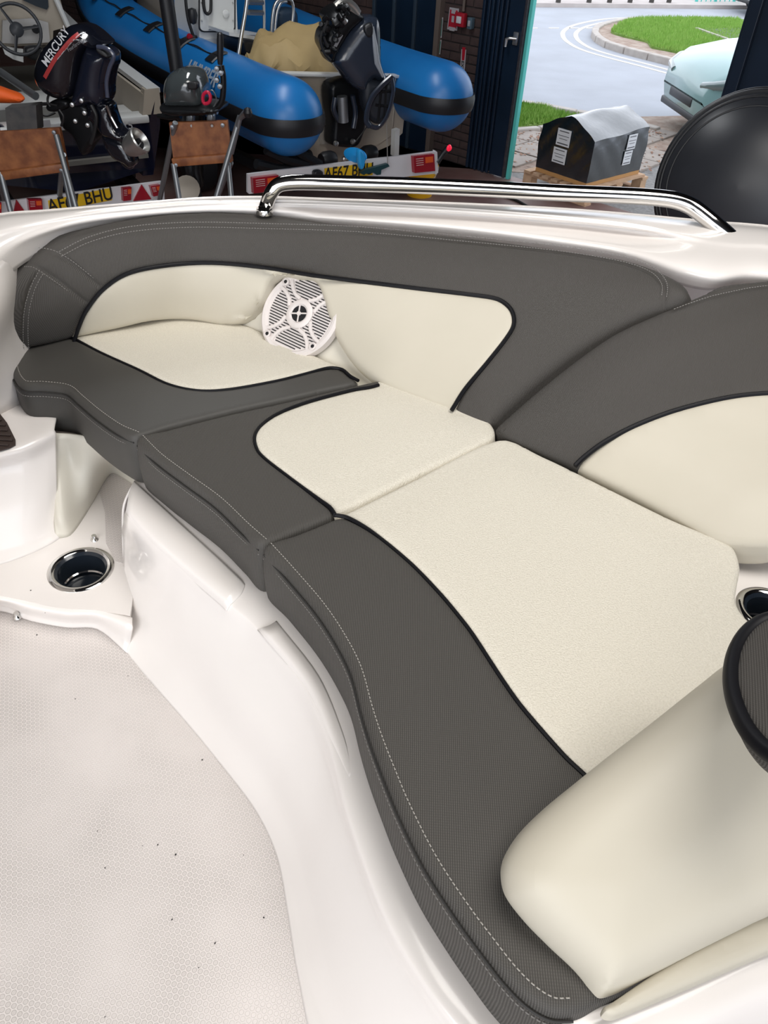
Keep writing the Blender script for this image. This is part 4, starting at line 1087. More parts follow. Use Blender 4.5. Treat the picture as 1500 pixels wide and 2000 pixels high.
# ---- outboard on the RIB transom (cowl off)
om = thing('outboard_motor', 'tilted black outboard on the blue boat with its top cowl removed', 'outboard motor', RL(.05, .1, .9))
OP = (RO_+RY*.02+RX*0, (RY*.55-RX*.0+Vector((0, .45, 0))).normalized())
def OPl(d): return (Vector(OP[0])-OP[1]*d, OP[1])
blob([(692, 38), (705, 30), (722, 29), (733, 34), (737, 55), (738, 90), (740, 124), (750, 150), (744, 158), (722, 152), (708, 176), (696, 172), (683, 165), (662, 140), (645, 118), (650, 98), (662, 78), (676, 58)], OPl(0), .26, 'leg_cover', M_gun, om, rim=.09)
blob([(716, 44), (724, 43), (727, 52), (726, 66), (720, 73), (712, 70), (707, 60), (708, 50)], OPl(.095), .09, 'handle_recess', M_bblk, om, rim=.02)
MB().tube([PL(x, y, *OPl(.12)) for x, y in ((727, 52), (732, 90), (736, 122), (748, 150))], [.012, .02, .022, .01], 10).build('front_ridge', mat('pale_grey_edge', (.28, .31, .35), .3, coat=.5), om, local=False)
blob([(629, 30), (640, 16), (656, 8), (672, 6), (690, 14), (703, 28), (695, 40), (676, 58), (662, 80), (650, 100), (644, 118), (636, 116), (628, 100), (620, 82), (624, 60), (634, 46)], OPl(-.02), .30, 'powerhead', M_mech, om, rim=.05)
rn = random.Random(5)
for i in range(34):
    t = rn.random(); x = 640+rn.uniform(-14, 44)*(1-t*.5)-t*8; y = 14+t*85+rn.uniform(-5, 5)
    p = PL(x, y, *OPl(.14+rn.uniform(-.02, .03))); m_ = M_alu if rn.random() < .22 and y < 45 else M_mech
    if rn.random() < .5: MB().lathe([(0, .02), (.014, .018), (.017, 0), (.017, -.03), (0, -.03)], p, Euler((rn.uniform(0, 3), rn.uniform(0, 3), 0)).to_matrix(), 12).build('engine_fitting', m_, om, local=False)
    else: MB().box(p, (rn.uniform(.02, .06), rn.uniform(.02, .05), rn.uniform(.015, .04)), Euler((rn.uniform(0, 1), rn.uniform(0, 1), rn.uniform(0, 3))).to_matrix(), .004).build('engine_fitting', m_, om, local=False)
for q in ([(664, 4), (680, 5), (692, 14), (700, 26)], [(672, 8), (688, 20), (698, 32)], [(655, 12), (668, 2), (684, 6)]):
    MB().tube([PL(x, y, *OPl(.10)) for x, y in cr_spline(q, 4)], .024, 8).build('air_pipe', M_alu, om, local=False)
for q in ([(630, 60), (626, 80), (634, 104), (646, 118)], [(640, 40), (632, 66), (640, 92)]):
    MB().tube([PL(x, y, *OPl(.17)) for x, y in cr_spline(q, 4)], .010, 8).build('hose', M_cable, om, local=False)
prism_px([(664, 66), (670, 69), (654, 99), (649, 96)], OPl(.135), .005, 'data_plate', mat('grey_label', (.25, .25, .27), .5), om)
# midsection, ventilation plate and gearcase seen from behind
blob([(704, 150), (720, 150), (744, 156), (768, 148), (768, 170), (762, 200), (750, 226), (736, 240), (718, 232), (708, 214), (703, 185)], OPl(.03), .16, 'gearcase', mat('slate_gearcase', (.016, .020, .028), .4), om, rim=.05)
ring = cr_spline([(722, 246), (738, 249), (753, 232), (763, 205), (768, 175), (765, 152)], 5); ring2 = cr_spline([(765, 150), (745, 168), (727, 190), (718, 215), (716, 236), (722, 246)], 5)
MB().tube([PL(x, y, *OPl(.14)) for x, y in ring], .020, 10, flat=.7).build('ventilation_plate', M_gun, om, local=False)
MB().tube([PL(x, y, *OPl(.14)) for x, y in ring2], .028, 10, flat=.7).build('ventilation_plate', M_gun, om, local=False)
for a, b in (((738, 180), (762, 178)), ((733, 205), (758, 208)), ((745, 165), (738, 238)), ((755, 160), (750, 232))):
    MB().tube([PL(*a, *OPl(.11)), PL(*b, *OPl(.11))], .010, 8).build('web', M_mech, om, local=False)
# clamp bracket on the transom
blob([(640, 160), (690, 150), (704, 186), (706, 232), (700, 262), (686, 284), (656, 284), (641, 278), (642, 235), (637, 205)], (RO_+RY*.20, RY), .16, 'clamp_bracket', M_mech, om, rim=.03)
MB().tube([rplane(x, y, .06) for x, y in ((668, 188), (671, 238))], .038, 16).build('tilt_ram', M_galv, om, local=False)
MB().tube([rplane(x, y, .05) for x, y in ((672, 192), (669, 232))], .020, 12).build('ram_rod', M_alu, om, local=False)
for q in ([(655, 190), (652, 215), (662, 236)], [(688, 186), (694, 220), (690, 250)]):
    MB().tube([rplane(x, y, .09) for x, y in cr_spline(q, 4)], .020, 10).build('bracket_arm', M_gun, om, local=False)
for x, y in ((655, 280), (688, 276)): MB().lathe([(0, .025), (.018, .02), (.02, 0), (0, 0)], rplane(x, y, .10), Matrix.Rotation(ANG, 3, 'Z') @ Matrix.Rotation(R(90), 3, 'X'), 14).build('anode', M_alu, om, local=False)
MB().tube([rplane(x, y, .08) for x, y in cr_spline([(716, 248), (706, 262), (692, 280), (684, 286)], 4)], .005, 6).build('cable', M_cable, om, local=False)
MB().tube([PL(755, 232, *OPl(.1)), PL(757, 320, *OPl(.12))], .0035, 6).build('cord', mat('grey_cord', (.25, .24, .22), .7), om, local=False)

# ---- RIB trailer with light board
BP = (RO_-RY*.12, RY)
tr = thing('boat_trailer', 'galvanised trailer under the blue inflatable boat', 'trailer', RL(0, 1.5, 0), (0, 0, ANG))
for sx in (-.45, .45):
    mb = MB(); mb.box((sx, .6, .36), (.06, 3.6, .08), None, .004).build('side_rail', M_bblk, tr)
for yy in (-1.0, .6, 2.0): MB().box((0, yy, .33), (1.1, .06, .06), None, .004).build('cross_member', M_bblk, tr)
for sx in (-.66, .66):
    w = bpy.data.objects.new('wheel', None); COL.objects.link(w); w.parent = tr; w.location = (sx, .1, .27); w.rotation_euler = (0, R(90), 0)
    MB().lathe([(.13, -.07), (.22, -.08), (.262, -.065), (.27, 0), (.262, .065), (.22, .08), (.13, .07), (.13, -.07)], seg=32).build('tyre', M_bblk, w)
    MB().lathe([(0, .03), (.06, .04), (.12, .02), (.14, .05), (.14, -.05), (0, -.03)], seg=24).build('hub', M_galv, w)
for x, y in ((575, 302), (592, 308), (640, 312), (720, 300)):
    p = rplane(x, y, .12); MB().lathe([(0, -.06), (.05, -.06), (.062, -.03), (.062, .03), (.05, .06), (0, .06)], p, Matrix.Rotation(ANG, 3, 'Z') @ Matrix.Rotation(R(90), 3, 'Y'), 18).build('keel_roller', M_bblk, tr, local=False)
for q in ([(520, 292), (560, 312), (600, 322)], [(560, 282), (600, 308), (625, 322)], [(500, 320), (540, 330), (590, 332)]):
    MB().tube([rplane(x, y, .05) for x, y in q], .035, 8).build('support_arm', M_bblk, tr, local=False)
prism_px([(772, 255), (781, 252), (779, 303), (770, 305)], (RO_+RY*.15, RY), .05, 'upright_post', M_wht, tr)
lb = thing('light_board', 'white trailer light board with yellow number plate below the blue inflatable boat', 'light board', PL(670, 340, *BP))
prism_px([(484, 340), (850, 296), (853, 300), (855, 335), (851, 339), (487, 379), (484, 376)], BP, .02, 'board', M_wb, lb)
prism_px([(850, 294), (854, 297), (856, 337), (851, 341)], (RO_-RY*.125, RY), .03, 'end_cap', M_wb, lb)
def plate(pxs, pl, parent, txt, size):
    o, n = pl; n = n if n.dot(CAM-o) > 0 else -n; o2 = o+n*.006; P = [PL(x, y, o2, n) for x, y in pxs]
    MB().prism(P, (0, 0, 0), -n*.004).build('number_plate', M_yel, parent, False, local=False)
    c = sum(P, Vector())/4; text('plate_lettering', txt, size, frame(c+n*.002, P[1]-P[0], n), M_black, parent, sx=.86)
plate([(634, 329), (727, 318), (728, 342), (635, 352)], BP, lb, 'AF67 BHU', .118)
def lamp(pxs, pl, parent, amber=True, lab=None):
    o, n = pl; n = n if n.dot(CAM-o) > 0 else -n
    e = prism_px(pxs, (o+n*.035, n), .035, 'tail_lamp', M_red, parent)
    P = [PL(x, y, o+n*.037, n) for x, y in pxs]; c = sum(P, Vector())/4
    u = (P[1]-P[0]); w = (P[3]-P[0])
    MB().prism([P[0]+u*.55+w*.12, P[0]+u*.92+w*.12, P[0]+u*.92+w*.48, P[0]+u*.55+w*.48], (0, 0, 0), n*.004).build('amber_lens', M_amber, e, False, local=False)
    for k in range(4): MB().prism([P[0]+u*.10+w*(.14+.13*k), P[0]+u*.45+w*(.14+.13*k), P[0]+u*.45+w*(.18+.13*k), P[0]+u*.10+w*(.18+.13*k)], (0, 0, 0), n*.003).build('lens_rib', mat('pale_lens', (.62, .38, .38), .3), e, False, local=False)
    return e
lamp([(808, 306), (848, 301), (850, 334), (810, 338)], BP, lb); lamp([(494, 348), (544, 342), (545, 372), (496, 378)], BP, lb)
blob([(612, 335), (620, 331), (628, 334), (628, 347), (614, 350)], (RO_-RY*.15, RY), .05, 'junction_box', M_bblk, lb, rim=.015)
mb = MB(); mb.tube([PL(854, 318, *BP), PL(866, 300, *BP), PL(874, 291, *BP)], [.02, .018, .026], 10); mb.build('marker_arm', M_bblk, lb, local=False)
MB().lathe([(0, .02), (.018, .014), (.026, 0), (0, 0)], PL(877, 289, RO_-RY*.15, RY), Matrix.Rotation(ANG, 3, 'Z') @ Matrix.Rotation(R(90), 3, 'X'), 18).build('marker_lamp', mat('bright_red_lens', (.8, .01, .05), .3, emit=((1, .02, .06), .5)), lb, local=False)
# blue paddle-shaped guide and dark clamp on the board
MB().lathe([(0, .012), (.06, .008), (.095, 0), (.06, -.008), (0, -.012)], rplane(694, 303, -.14), Matrix.Rotation(ANG+.5, 3, 'Z') @ Matrix.Rotation(R(90), 3, 'Y') @ Matrix.Scale(.55, 3, (1, 0, 0)), 24).build('propeller_cover_blade', mat('bright_blue_plastic', (.01, .25, .60), .35), lb, local=False)
blob([(699, 292), (707, 296), (711, 310), (708, 326), (703, 330), (699, 314)], (RO_-RY*.20, RY), .05, 'propeller_cover_blade', mat('sky_blue_plastic', (.02, .32, .72), .35), lb, rim=.015)
prism_px([(704, 336), (720, 330), (758, 320), (761, 325), (745, 332), (744, 341), (736, 342), (730, 337), (708, 341)], (RO_-RY*.17, RY), .03, 'clamp_bar', mat('dark_teal_clamp', (.01, .05, .06), .4), lb)

bk = PZ(819, 380, 0)
b_ = thing('bucket', 'yellow plastic bucket on the floor behind the trailer board', 'bucket', bk)
MB().lathe([(0, 0), (.115, 0), (.15, .27), (.156, .275), (.156, .262), (.148, .262), (.112, .01), (0, .01)], seg=36).build('body', M_yb, b_)
MB().tube([(.155*math.cos(R(a)), .155*math.sin(R(a)), .26-.10*math.sin(R(a))*0-.12*abs(math.sin(R(a)))) for a in range(180, 361, 12)], .004, 6).build('handle', M_alu, b_)

# ================================================================ left boat
LZ = 1.0
hb = thing('speedboat', 'cream open boat with navy hull and steering wheel at the far left', 'boat', (-2.6, 6.6, 0))
G = [PZ(309, 173, 1.02), PZ(290, 162, 1.02), PZ(225, 113, 1.04), PZ(133, 53, 1.10), PZ(120, 25, 1.2)]
def dwn(p, z): return Vector((p.x, p.y, z))
ax = (G[2]-G[1]); ax.z = 0; ax.normalize(); sd = Vector((ax.y, -ax.x, 0))   # ax towards bow, sd to starboard
if sd.x < 0: sd = -sd
G0 = dwn(G[0], 0)
def BL(x, y, z): return G0+sd*x+ax*y+ZU*z         # x<0 towards the middle of that boat
mb = MB(); rings = []
for t, z in ((0, 1.02), (1.0, 1.04), (2.2, 1.10), (3.4, 1.2)):
    rings.append([BL(.0, t, z), BL(.0, t, z-.02), BL(-.02, t, .78), BL(-.12, t, .45), BL(-.2, t, .45), BL(-.10, t, .78), BL(-.07, t, z-.02), BL(-.07, t, z)])
mb.loft(rings).build('side_hull', M_hull, hb, local=False)
rings = []
for t, z in ((0, 1.025), (1.0, 1.045), (2.2, 1.105), (3.4, 1.205)): rings.append([BL(.012, t, z-.03), BL(.012, t, z), BL(-.085, t, z), BL(-.085, t, z-.03)])
MB().loft(rings).build('gunwale_cap', M_wht, hb, local=False)
rings = []
for t, z in ((.02, .99), (1.0, 1.0), (2.2, 1.06), (3.4, 1.16)): rings.append([BL(-.088, t, z), BL(-.11, t, z), BL(-.17, t, .62), BL(-.14, t, .62)])
MB().loft(rings).build('inner_lining', M_beige, hb, local=False)
MB().box(BL(-.75, 1.6, .60), (1.2, 3.3, .03), Matrix((sd, ax, ZU)).transposed()).build('cockpit_sole', mat('grey_sole', (.16, .15, .13), .6), hb, False, local=False)
mb = MB(); mb.prism([BL(.0, 0, 1.02), BL(-.10, -.02, .82), BL(-.42, -.02, .80), BL(-.95, -.02, .80), BL(-1.3, 0, .98), BL(-1.5, 0, .98), BL(-1.4, 0, .55), BL(-.7, -.03, .40), BL(-.1, 0, .5)], (0, 0, 0), ax*.06).build('transom', M_hull, hb, False, local=False)
MB().box(BL(-.60, .05, .835), (1.0, .16, .05), Matrix((sd, ax, ZU)).transposed(), .01).build('transom_ledge', M_wht, hb, local=False)
MB().box(BL(-.28, .30, .80), (.34, .40, .05), Matrix((sd, ax, ZU)).transposed(), .01).build('stern_locker', M_wht, hb, local=False)
MB().prism([BL(.005, -.005, 1.025), BL(-.10, -.005, 1.02), BL(-.14, -.01, .86), BL(.0, -.01, .86)], (0, 0, 0), ax*.08).build('quarter_block', M_beige, hb, False, local=False)
MB().box(BL(-.75, .95, .80), (1.2, .34, .06), Matrix((sd, ax, ZU)).transposed(), .015).build('bench', M_wht, hb, local=False)
MB().box(BL(-.75, .80, .69), (1.15, .04, .20), Matrix((sd, ax, ZU)).transposed(), .005).build('bench_front', mat('grey_bench_front', (.20, .20, .19), .6), hb, False, local=False)
KP = (BL(0, 2.15, 0), ax)
prism_px([(-60, -60), (98, -60), (118, 0), (133, 52), (104, 60), (103, 86), (-60, 96)], KP, .05, 'helm_bulkhead', M_beige, hb)
prism_px([(44, -30), (92, -30), (95, 14), (91, 19), (70, 12), (44, 0)], (KP[0]-ax*.03, ax), .02, 'windscreen', mat('dark_glass', (.03, .04, .05), .1), hb)
MB().tube([PL(x, y, KP[0]-ax*.04, ax) for x, y in ((100, -60), (110, 0), (133, 52))], .022, 8).build('screen_frame', M_wht, hb, local=False)
prism_px([(5, 40), (62, 36), (94, 44), (98, 83), (30, 86), (4, 84)], (KP[0]-ax*.06, ax), .03, 'dashboard', mat('pale_grey_dash', (.46, .45, .44), .5), hb)
prism_px([(4, 90), (45, 96), (46, 122), (26, 116), (10, 106)], (KP[0]-ax*.15, ax), .02, 'knee_panel', M_wht, hb)
blob([(48, 92), (70, 88), (84, 95), (86, 112), (66, 117), (50, 108)], (KP[0]-ax*.2, ax), .10, 'control_box', M_bblk, hb, rim=.03)
MB().lathe([(0, .012), (.03, .01), (.034, 0), (0, 0)], PL(70, 57, KP[0]-ax*.10, ax), Matrix.Rotation(math.atan2(sd.y, sd.x), 3, 'Z') @ Matrix.Rotation(R(90), 3, 'X'), 20).build('gauge', M_bblk, hb, local=False)
wc = PL(33, 57, KP[0]-ax*.22, ax); Mw = Matrix((sd, (ZU*.94+ax*.34).normalized(), -(ax*.94-ZU*.34).normalized())).transposed().to_4x4(); Mw.translation = wc
sw = bpy.data.objects.new('steering_wheel', None); COL.objects.link(sw); sw.parent = hb; sw.matrix_parent_inverse = MW(hb).inverted(); sw.matrix_basis = Mw
M_wheel = mat('dark_grey_wheel', (.035, .038, .045), .5)
MB().tube([(.185*math.cos(R(a)), .185*math.sin(R(a)), 0) for a in range(0, 360, 10)], .014, 10, closed=True).build('rim', M_wheel, sw)
for a in (5, 118, 250): MB().tube([(.03*math.cos(R(a)), .03*math.sin(R(a)), -.012), (.182*math.cos(R(a)), .182*math.sin(R(a)), 0)], [.022, .013], 8, flat=.5).build('spoke', M_wheel, sw)
MB().lathe([(0, .022), (.03, .018), (.055, .0), (.055, -.03), (0, -.03)], seg=28).build('hub', M_wheel, sw)
MB().tube([(0, 0, -.03), (0, 0, -.14)], .025, 12).build('column', M_wheel, sw)
MB().tube([PL(0, 140, BL(0, .9, 0), ax), PL(70, 188, BL(0, .5, 0), ax)], .028, 10).build('grab_tube', M_galv, hb, local=False)
for q in ([(66, 208), (90, 204), (115, 209), (140, 206)], [(72, 222), (92, 226), (108, 220)]):
    MB().tube([PL(x, y, BL(0, -.1, 0), ax) for x, y in cr_spline(q, 4)], .008, 6).build('control_cable', M_cable, hb, local=False)
MB().box(PL(83, 240, BL(0, -.035, 0), ax), (.10, .01, .03), Matrix((sd, ax, ZU)).transposed()).build('hull_badge', M_sil, hb, False, local=False)
text('badge_mark', '15', .07, frame(PL(250, 246, BL(0, -.045, 0), ax), sd, -ax), M_sil, hb)
o = blob([(-40, 165), (-5, 168), (25, 178), (42, 184), (46, 190), (36, 198), (-10, 198), (-40, 196)], (BL(0, .45, 0), ax), .22, 'life_jacket', M_org, None, rim=.05)
tag(o, 'orange life jacket lying on the far left boat', 'life jacket')
# its trailer board
LBP = (PZ(160, 387, .50), RX.cross(ZU))
lb2 = thing('light_board', 'white trailer light board with plate and red triangles under the navy hull', 'light board', PL(160, 390, *LBP))
prism_px([(-60, 403), (315, 354), (320, 358), (322, 398), (318, 402), (-60, 446)], LBP, .02, 'board', M_wb, lb2)
plate([(94, 392), (217, 367), (219, 391), (97, 414)], LBP, lb2, 'AF67 BHU', .118)
def tri(pts, pl):
    o, n = pl; n = n if n.dot(CAM-o) > 0 else -n; return prism_px(pts, (o+n*.012, n), .012, 'reflector_triangle', M_red, lb2)
tri([(32, 390), (50, 415), (26, 418)], LBP); tri([(277, 361), (296, 389), (261, 393)], LBP)
lamp([(55, 390), (82, 389), (84, 412), (58, 414)], LBP, lb2); lamp([(240, 368), (257, 366), (256, 391), (241, 393)], LBP, lb2)
lamp([(294, 364), (313, 361), (314, 381), (300, 384)], LBP, lb2); lamp([(-14, 399), (3, 396), (3, 420), (-14, 423)], LBP, lb2)
tr2 = thing('boat_trailer', 'dark trailer frame under the navy hulled boat', 'trailer', BL(-.7, 1.2, 0), (0, 0, math.atan2(sd.y, sd.x)))
for sx in (-.45, .45): MB().box((sx, .2, .36), (.06, 3.4, .08), None, .004).build('side_rail', M_bblk, tr2)
for yy in (-1.3, .2, 1.6): MB().box((0, yy, .33), (1.1, .06, .06), None, .004).build('cross_member', M_bblk, tr2)
for sx in (-.66, .66):
    w = bpy.data.objects.new('wheel', None); COL.objects.link(w); w.parent = tr2; w.location = (sx, .1, .27); w.rotation_euler = (0, R(90), 0)
    MB().lathe([(.13, -.07), (.22, -.08), (.262, -.065), (.27, 0), (.262, .065), (.22, .08), (.13, .07), (.13, -.07)], seg=32).build('tyre', M_bblk, w)
    MB().lathe([(0, .03), (.06, .04), (.12, .02), (.14, .05), (.14, -.05), (0, -.03)], seg=24).build('hub', M_galv, w)

# ================================================================ engine stands and the motors on them
def stand(label, yv, board, legs, t=.03, cross=None):
    pl = (Vector((0, yv, 0)), Vector((0, 1, 0)))
    c = PL(sum(p[0] for p in board)/4, sum(p[1] for p in board)/4, *pl)
    o = thing('engine_stand', label, 'stand', (c.x, c.y+.12, 0))
    prism_px(board, pl, t, 'plywood_board', M_wood, o)
    a, b = PL(*board[3], *pl), PL(*board[2], *pl); d = (b-a).normalized()
    MB().box((a+b)/2+Vector((0, -.012, .03)), ((b-a).length, .05, .05), Matrix((d, Vector((0, 1, 0)), d.cross(Vector((0, 1, 0))))).transposed(), .006).build('lower_rail', M_wood, o, local=False)
    for (x0, y0), (x1, y1), back in legs:
        A = PL(x0, y0, *pl); B = PL(x1, y1, Vector((0, yv+(-.10 if not back else .25), 0)), Vector((0, 1, 0)))
        t_ = (A.z-.012)/(A.z-B.z); E_ = A+(B-A)*t_
        lg = MB().tube([A+Vector((0, -.02, 0)), E_], .017, 12).build('leg', M_galv, o, local=False)
        MB().lathe([(0, -.012), (.024, -.012), (.024, .03), (0, .03)], E_, None, 12).build('foot', M_bblk, lg, local=False)
    for p in board:
        q = PL(*p, *pl); q = q+(c-q).normalized()*.03
        MB().lathe([(0, .012), (.012, .010), (.012, 0), (0, 0)], (q.x, q.y-.03 if True else q.y, q.z), Matrix.Rotation(R(90), 3, 'X'), 12).build('bolt', M_galv, o, local=False)
    return o
stand('plywood topped engine stand at the far left carrying the large black outboard', 4.95, [(-14, 258), (116, 250), (133, 334), (4, 352)],
      [((4, 335), (24, 418), False), ((126, 330), (142, 408), False), ((112, 262), (134, 345), False), ((126, 300), (116, 396), True), ((-10, 300), (10, 390), True)])
stand('plywood topped engine stand under the small silver outboard', 5.15, [(330, 240), (444, 236), (454, 316), (340, 325)],
      [((340, 318), (352, 392), False), ((446, 312), (453, 388), False), ((344, 238), (312, 392), True), ((452, 316), (424, 388), True), ((470, 225), (448, 300), False)])
blk = prism_px([(10, 211), (70, 206), (73, 256), (14, 259)], (Vector((0, 4.97, 0)), Vector((0, 1, 0))), .10, 'timber_block', mat('weathered_grey_wood', (.055, .055, .058), .8, var=(20, .8, (.09, .085, .08))), None)
tag(blk, 'weathered grey timber block standing on the far left engine stand', 'block')

o1_ = thing('outboard_motor', 'large gloss black outboard with white lettering and red stripe at the left', 'outboard motor', PY(150, 250, 4.9))
def VP(yv): return (Vector((0, yv, 0)), Vector((.18, 1, 0)).normalized())
P1 = VP(4.75); N1 = -P1[1]
blob([(134, 57), (148, 47), (163, 46), (180, 55), (196, 68), (212, 86), (196, 92), (182, 90), (170, 110), (164, 140), (160, 165), (150, 184), (128, 188), (104, 178), (90, 162), (83, 140), (86, 116), (97, 92), (115, 72)], P1, .34, 'cowl', M_gloss, o1_, rim=.11)
blob([(182, 84), (197, 88), (213, 93), (224, 104), (226, 122), (221, 140), (217, 165), (216, 190), (206, 204), (186, 200), (168, 206), (150, 200), (156, 170), (163, 140), (170, 110)], (P1[0]+P1[1]*.02, P1[1]), .26, 'leg_cover', mat('blue_black_leg', (.010, .013, .026), .22, coat=.5), o1_, rim=.08)
blob([(193, 92), (207, 98), (217, 108), (214, 113), (202, 108), (193, 99)], (P1[0]-P1[1]*.09, P1[1]), .08, 'handle_recess', M_black, o1_, rim=.02)
MB().tube([PL(x, y, P1[0]-P1[1]*.11, P1[1]) for x, y in cr_spline([(190, 92), (203, 93), (216, 100), (222, 112), (214, 132), (208, 160), (210, 190)], 4)], [.012]*25, 8).build('leg_ridge', mat('blue_grey_sheen', (.06, .07, .11), .25, coat=.6), o1_, local=False)
blob([(180, 196), (216, 198), (226, 222), (236, 246), (252, 262), (246, 276), (226, 270), (206, 262), (190, 240), (176, 226)], P1, .16, 'midsection', M_gloss, o1_, rim=.05)
MB().tube([PL(x, y, P1[0]-P1[1]*.09, P1[1]) for x, y in cr_spline([(208, 206), (216, 226), (229, 250)], 5)], .009, 8).build('chrome_edge', M_steel, o1_, local=False)
blob([(204, 258), (228, 264), (248, 276), (262, 300), (268, 316), (258, 326), (246, 318), (226, 308), (210, 286)], P1, .12, 'gearcase', M_gloss, o1_, rim=.05)
blob([(236, 312), (262, 318), (258, 330), (244, 326)], P1, .03, 'skeg', M_gloss, o1_, rim=.012)
pc = PL(262, 282, P1[0]-P1[1]*.08, P1[1])
pr = bpy.data.objects.new('propeller', None); COL.objects.link(pr); pr.parent = o1_; pr.matrix_parent_inverse = MW(o1_).inverted()
ad = (PL(275, 277, *P1)-PL(250, 289, *P1)); ad = (cr*.72+cu*.48+N1*.42).normalized(); Mp = frame(pc, ad.orthogonal(), ad); pr.matrix_basis = Mp
MB().lathe([(0, -.02), (.030, -.02), (.052, .0), (.064, .045), (.072, .060), (.078, .052), (.074, .02), (.062, -.03), (.045, -.06), (0, -.065)], seg=36).build('duct_ring', M_alu, pr)
MB().lathe([(0, .055), (.014, .05), (.024, .02), (.028, -.02), (0, -.02)], seg=20).build('hub', M_mech, pr)
for k in range(3):
    mb = MB(); a = R(120*k+20); rings = []
    for i in range(6):
        rr = .022+.036*i/5; w = .020+.010*math.sin(math.pi*i/5); tw = R(40-12*i/5)
        q = Vector((rr*math.cos(a), rr*math.sin(a), .018)); tg = Vector((-math.sin(a), math.cos(a), 0)); dn = tg*math.cos(tw)+ZU*math.sin(tw); nn = ZU*math.cos(tw)-tg*math.sin(tw)
        rings.append([q-dn*w, q+nn*.003, q+dn*w, q-nn*.003])
    mb.loft(rings).build('blade', mat('dark_blade', (.05, .05, .055), .3, metal=.6), pr)
# clamp bracket and wiring
blob([(118, 196), (150, 190), (178, 200), (196, 232), (200, 262), (184, 282), (170, 300), (150, 262), (132, 246), (124, 222)], (P1[0]+P1[1]*.05, P1[1]), .16, 'clamp_bracket', M_mech, o1_, rim=.03)
blob([(94, 206), (104, 196), (122, 190), (136, 196), (138, 208), (120, 216), (100, 216)], (P1[0]-P1[1]*.02, P1[1]), .08, 'steering_arm', M_mech, o1_, rim=.02)
for q, r in (([(104, 176), (95, 186), (93, 198), (98, 208)], .007), ([(70, 204), (90, 202), (112, 206)], .007), ([(116, 214), (124, 228), (120, 246)], .008), ([(178, 205), (188, 228), (184, 260), (178, 280)], .012)):
    MB().tube([PL(x, y, P1[0]-P1[1]*.10, P1[1]) for x, y in cr_spline(q, 4)], r, 8).build('hose', M_cable, o1_, local=False)
for x, y in ((142, 204), (160, 196), (148, 236), (172, 244), (166, 220)): MB().lathe([(0, .016), (.012, .014), (.014, 0), (0, 0)], PL(x, y, P1[0]-P1[1]*.10, P1[1]), Matrix.Rotation(R(90), 3, 'X'), 12).build('bolt', M_alu, o1_, local=False)
# lettering and stripe follow the cowl: shrink them onto it
dgx = bpy.context.evaluated_depsgraph_get(); dgx.update()
def onto(objs, target, depth=.0025):
    T = target; vs = [T.matrix_world @ v.co if False else v.co.copy() for v in T.data.vertices]; pf = [tuple(p.vertices) for p in T.data.polygons]; bv_ = BVHTree.FromPolygons(vs, pf)
    for o in objs:
        for v in o.data.vertices:
            d = (v.co-CAM).normalized(); loc, no, i, ds_ = bv_.ray_cast(CAM, d)
            if loc: v.co = loc-d*depth
cowl = [c for c in bpy.data.objects if c.name == 'cowl'][0]
def textpx(body, p0, p1, size, m, parent, pl, sx=1.0, fine=True):
    A, B = PL(*p0, *pl), PL(*p1, *pl); n = -pl[1]; M_ = frame((A+B)/2, B-A, n)
    o = text('lettering', body, size, M_, m, parent, extrude=0, sx=sx)
    bm = bmesh.new(); bm.from_mesh(o.data); bmesh.ops.triangulate(bm, faces=bm.faces)
    for _ in range(2): bmesh.ops.subdivide_edges(bm, edges=[e for e in bm.edges if e.calc_length() > size*.12], cuts=1)
    bmesh.ops.triangulate(bm, faces=bm.faces); bm.to_mesh(o.data); bm.free(); return o
F1 = (P1[0]-P1[1]*.12, P1[1])
t1 = textpx('MERCURY', (88, 124), (129, 59), .060, mat('white_letters', (.75, .75, .77), .4), o1_, F1, 1.0)
t2 = textpx('FourStroke', (132, 99), (160, 79), .026, mat('grey_letters', (.30, .31, .33), .4), o1_, F1, .95)
def strip(pts, w, name, m):
    P = [PL(x, y, *F1) for x, y in cr_spline(pts, 6)]; v = []; n = -P1[1]
    for i, p in enumerate(P):
        t = (P[min(i+1, len(P)-1)]-P[max(i-1, 0)]).normalized(); s = t.cross(n)
        for k in range(5): v.append(p+s*w*(k/4-.5))
    return mesh(name, v, [(i*5+k, i*5+k+1, i*5+5+k+1, i*5+5+k) for i in range(len(P)-1) for k in range(4)], m, o1_)
s_ = strip([(87, 152), (95, 137), (108, 115), (122, 97), (140, 77), (154, 66)], .022, 'red_stripe', M_stripe)
s2_ = strip([(112, 116), (130, 94), (147, 75), (157, 66), (167, 63)], .004, 'grey_pinstripe', M_sil)
onto([t1, t2, s_, s2_], cowl)

# small outboard
o2_ = thing('outboard_motor', 'small dark silver outboard with upright black tiller handle', 'outboard motor', PY(380, 240, 5.2))
P2 = VP(5.05)
blob([(329, 176), (332, 152), (342, 138), (358, 131), (374, 131), (388, 138), (397, 152), (403, 172), (404, 196), (396, 205), (366, 207), (334, 204)], P2, .30, 'cowl', M_cowl, o2_, rim=.11)
blob([(328, 196), (404, 198), (432, 204), (434, 214), (400, 220), (350, 220), (330, 212)], P2, .30, 'lower_pan', M_mech, o2_, rim=.03)
blob([(369, 160), (386, 160), (388, 168), (384, 174), (370, 173)], (P2[0]-P2[1]*.13, P2[1]), .05, 'vent', M_black, o2_, rim=.01)
MB().tube([PL(x, y, P2[0]-P2[1]*.06, P2[1]) for x, y in cr_spline([(398, 216), (420, 212), (432, 200), (436, 180), (436, 150), (432, 128)], 4)], .018, 10).build('tiller_arm', M_mech, o2_, local=False)
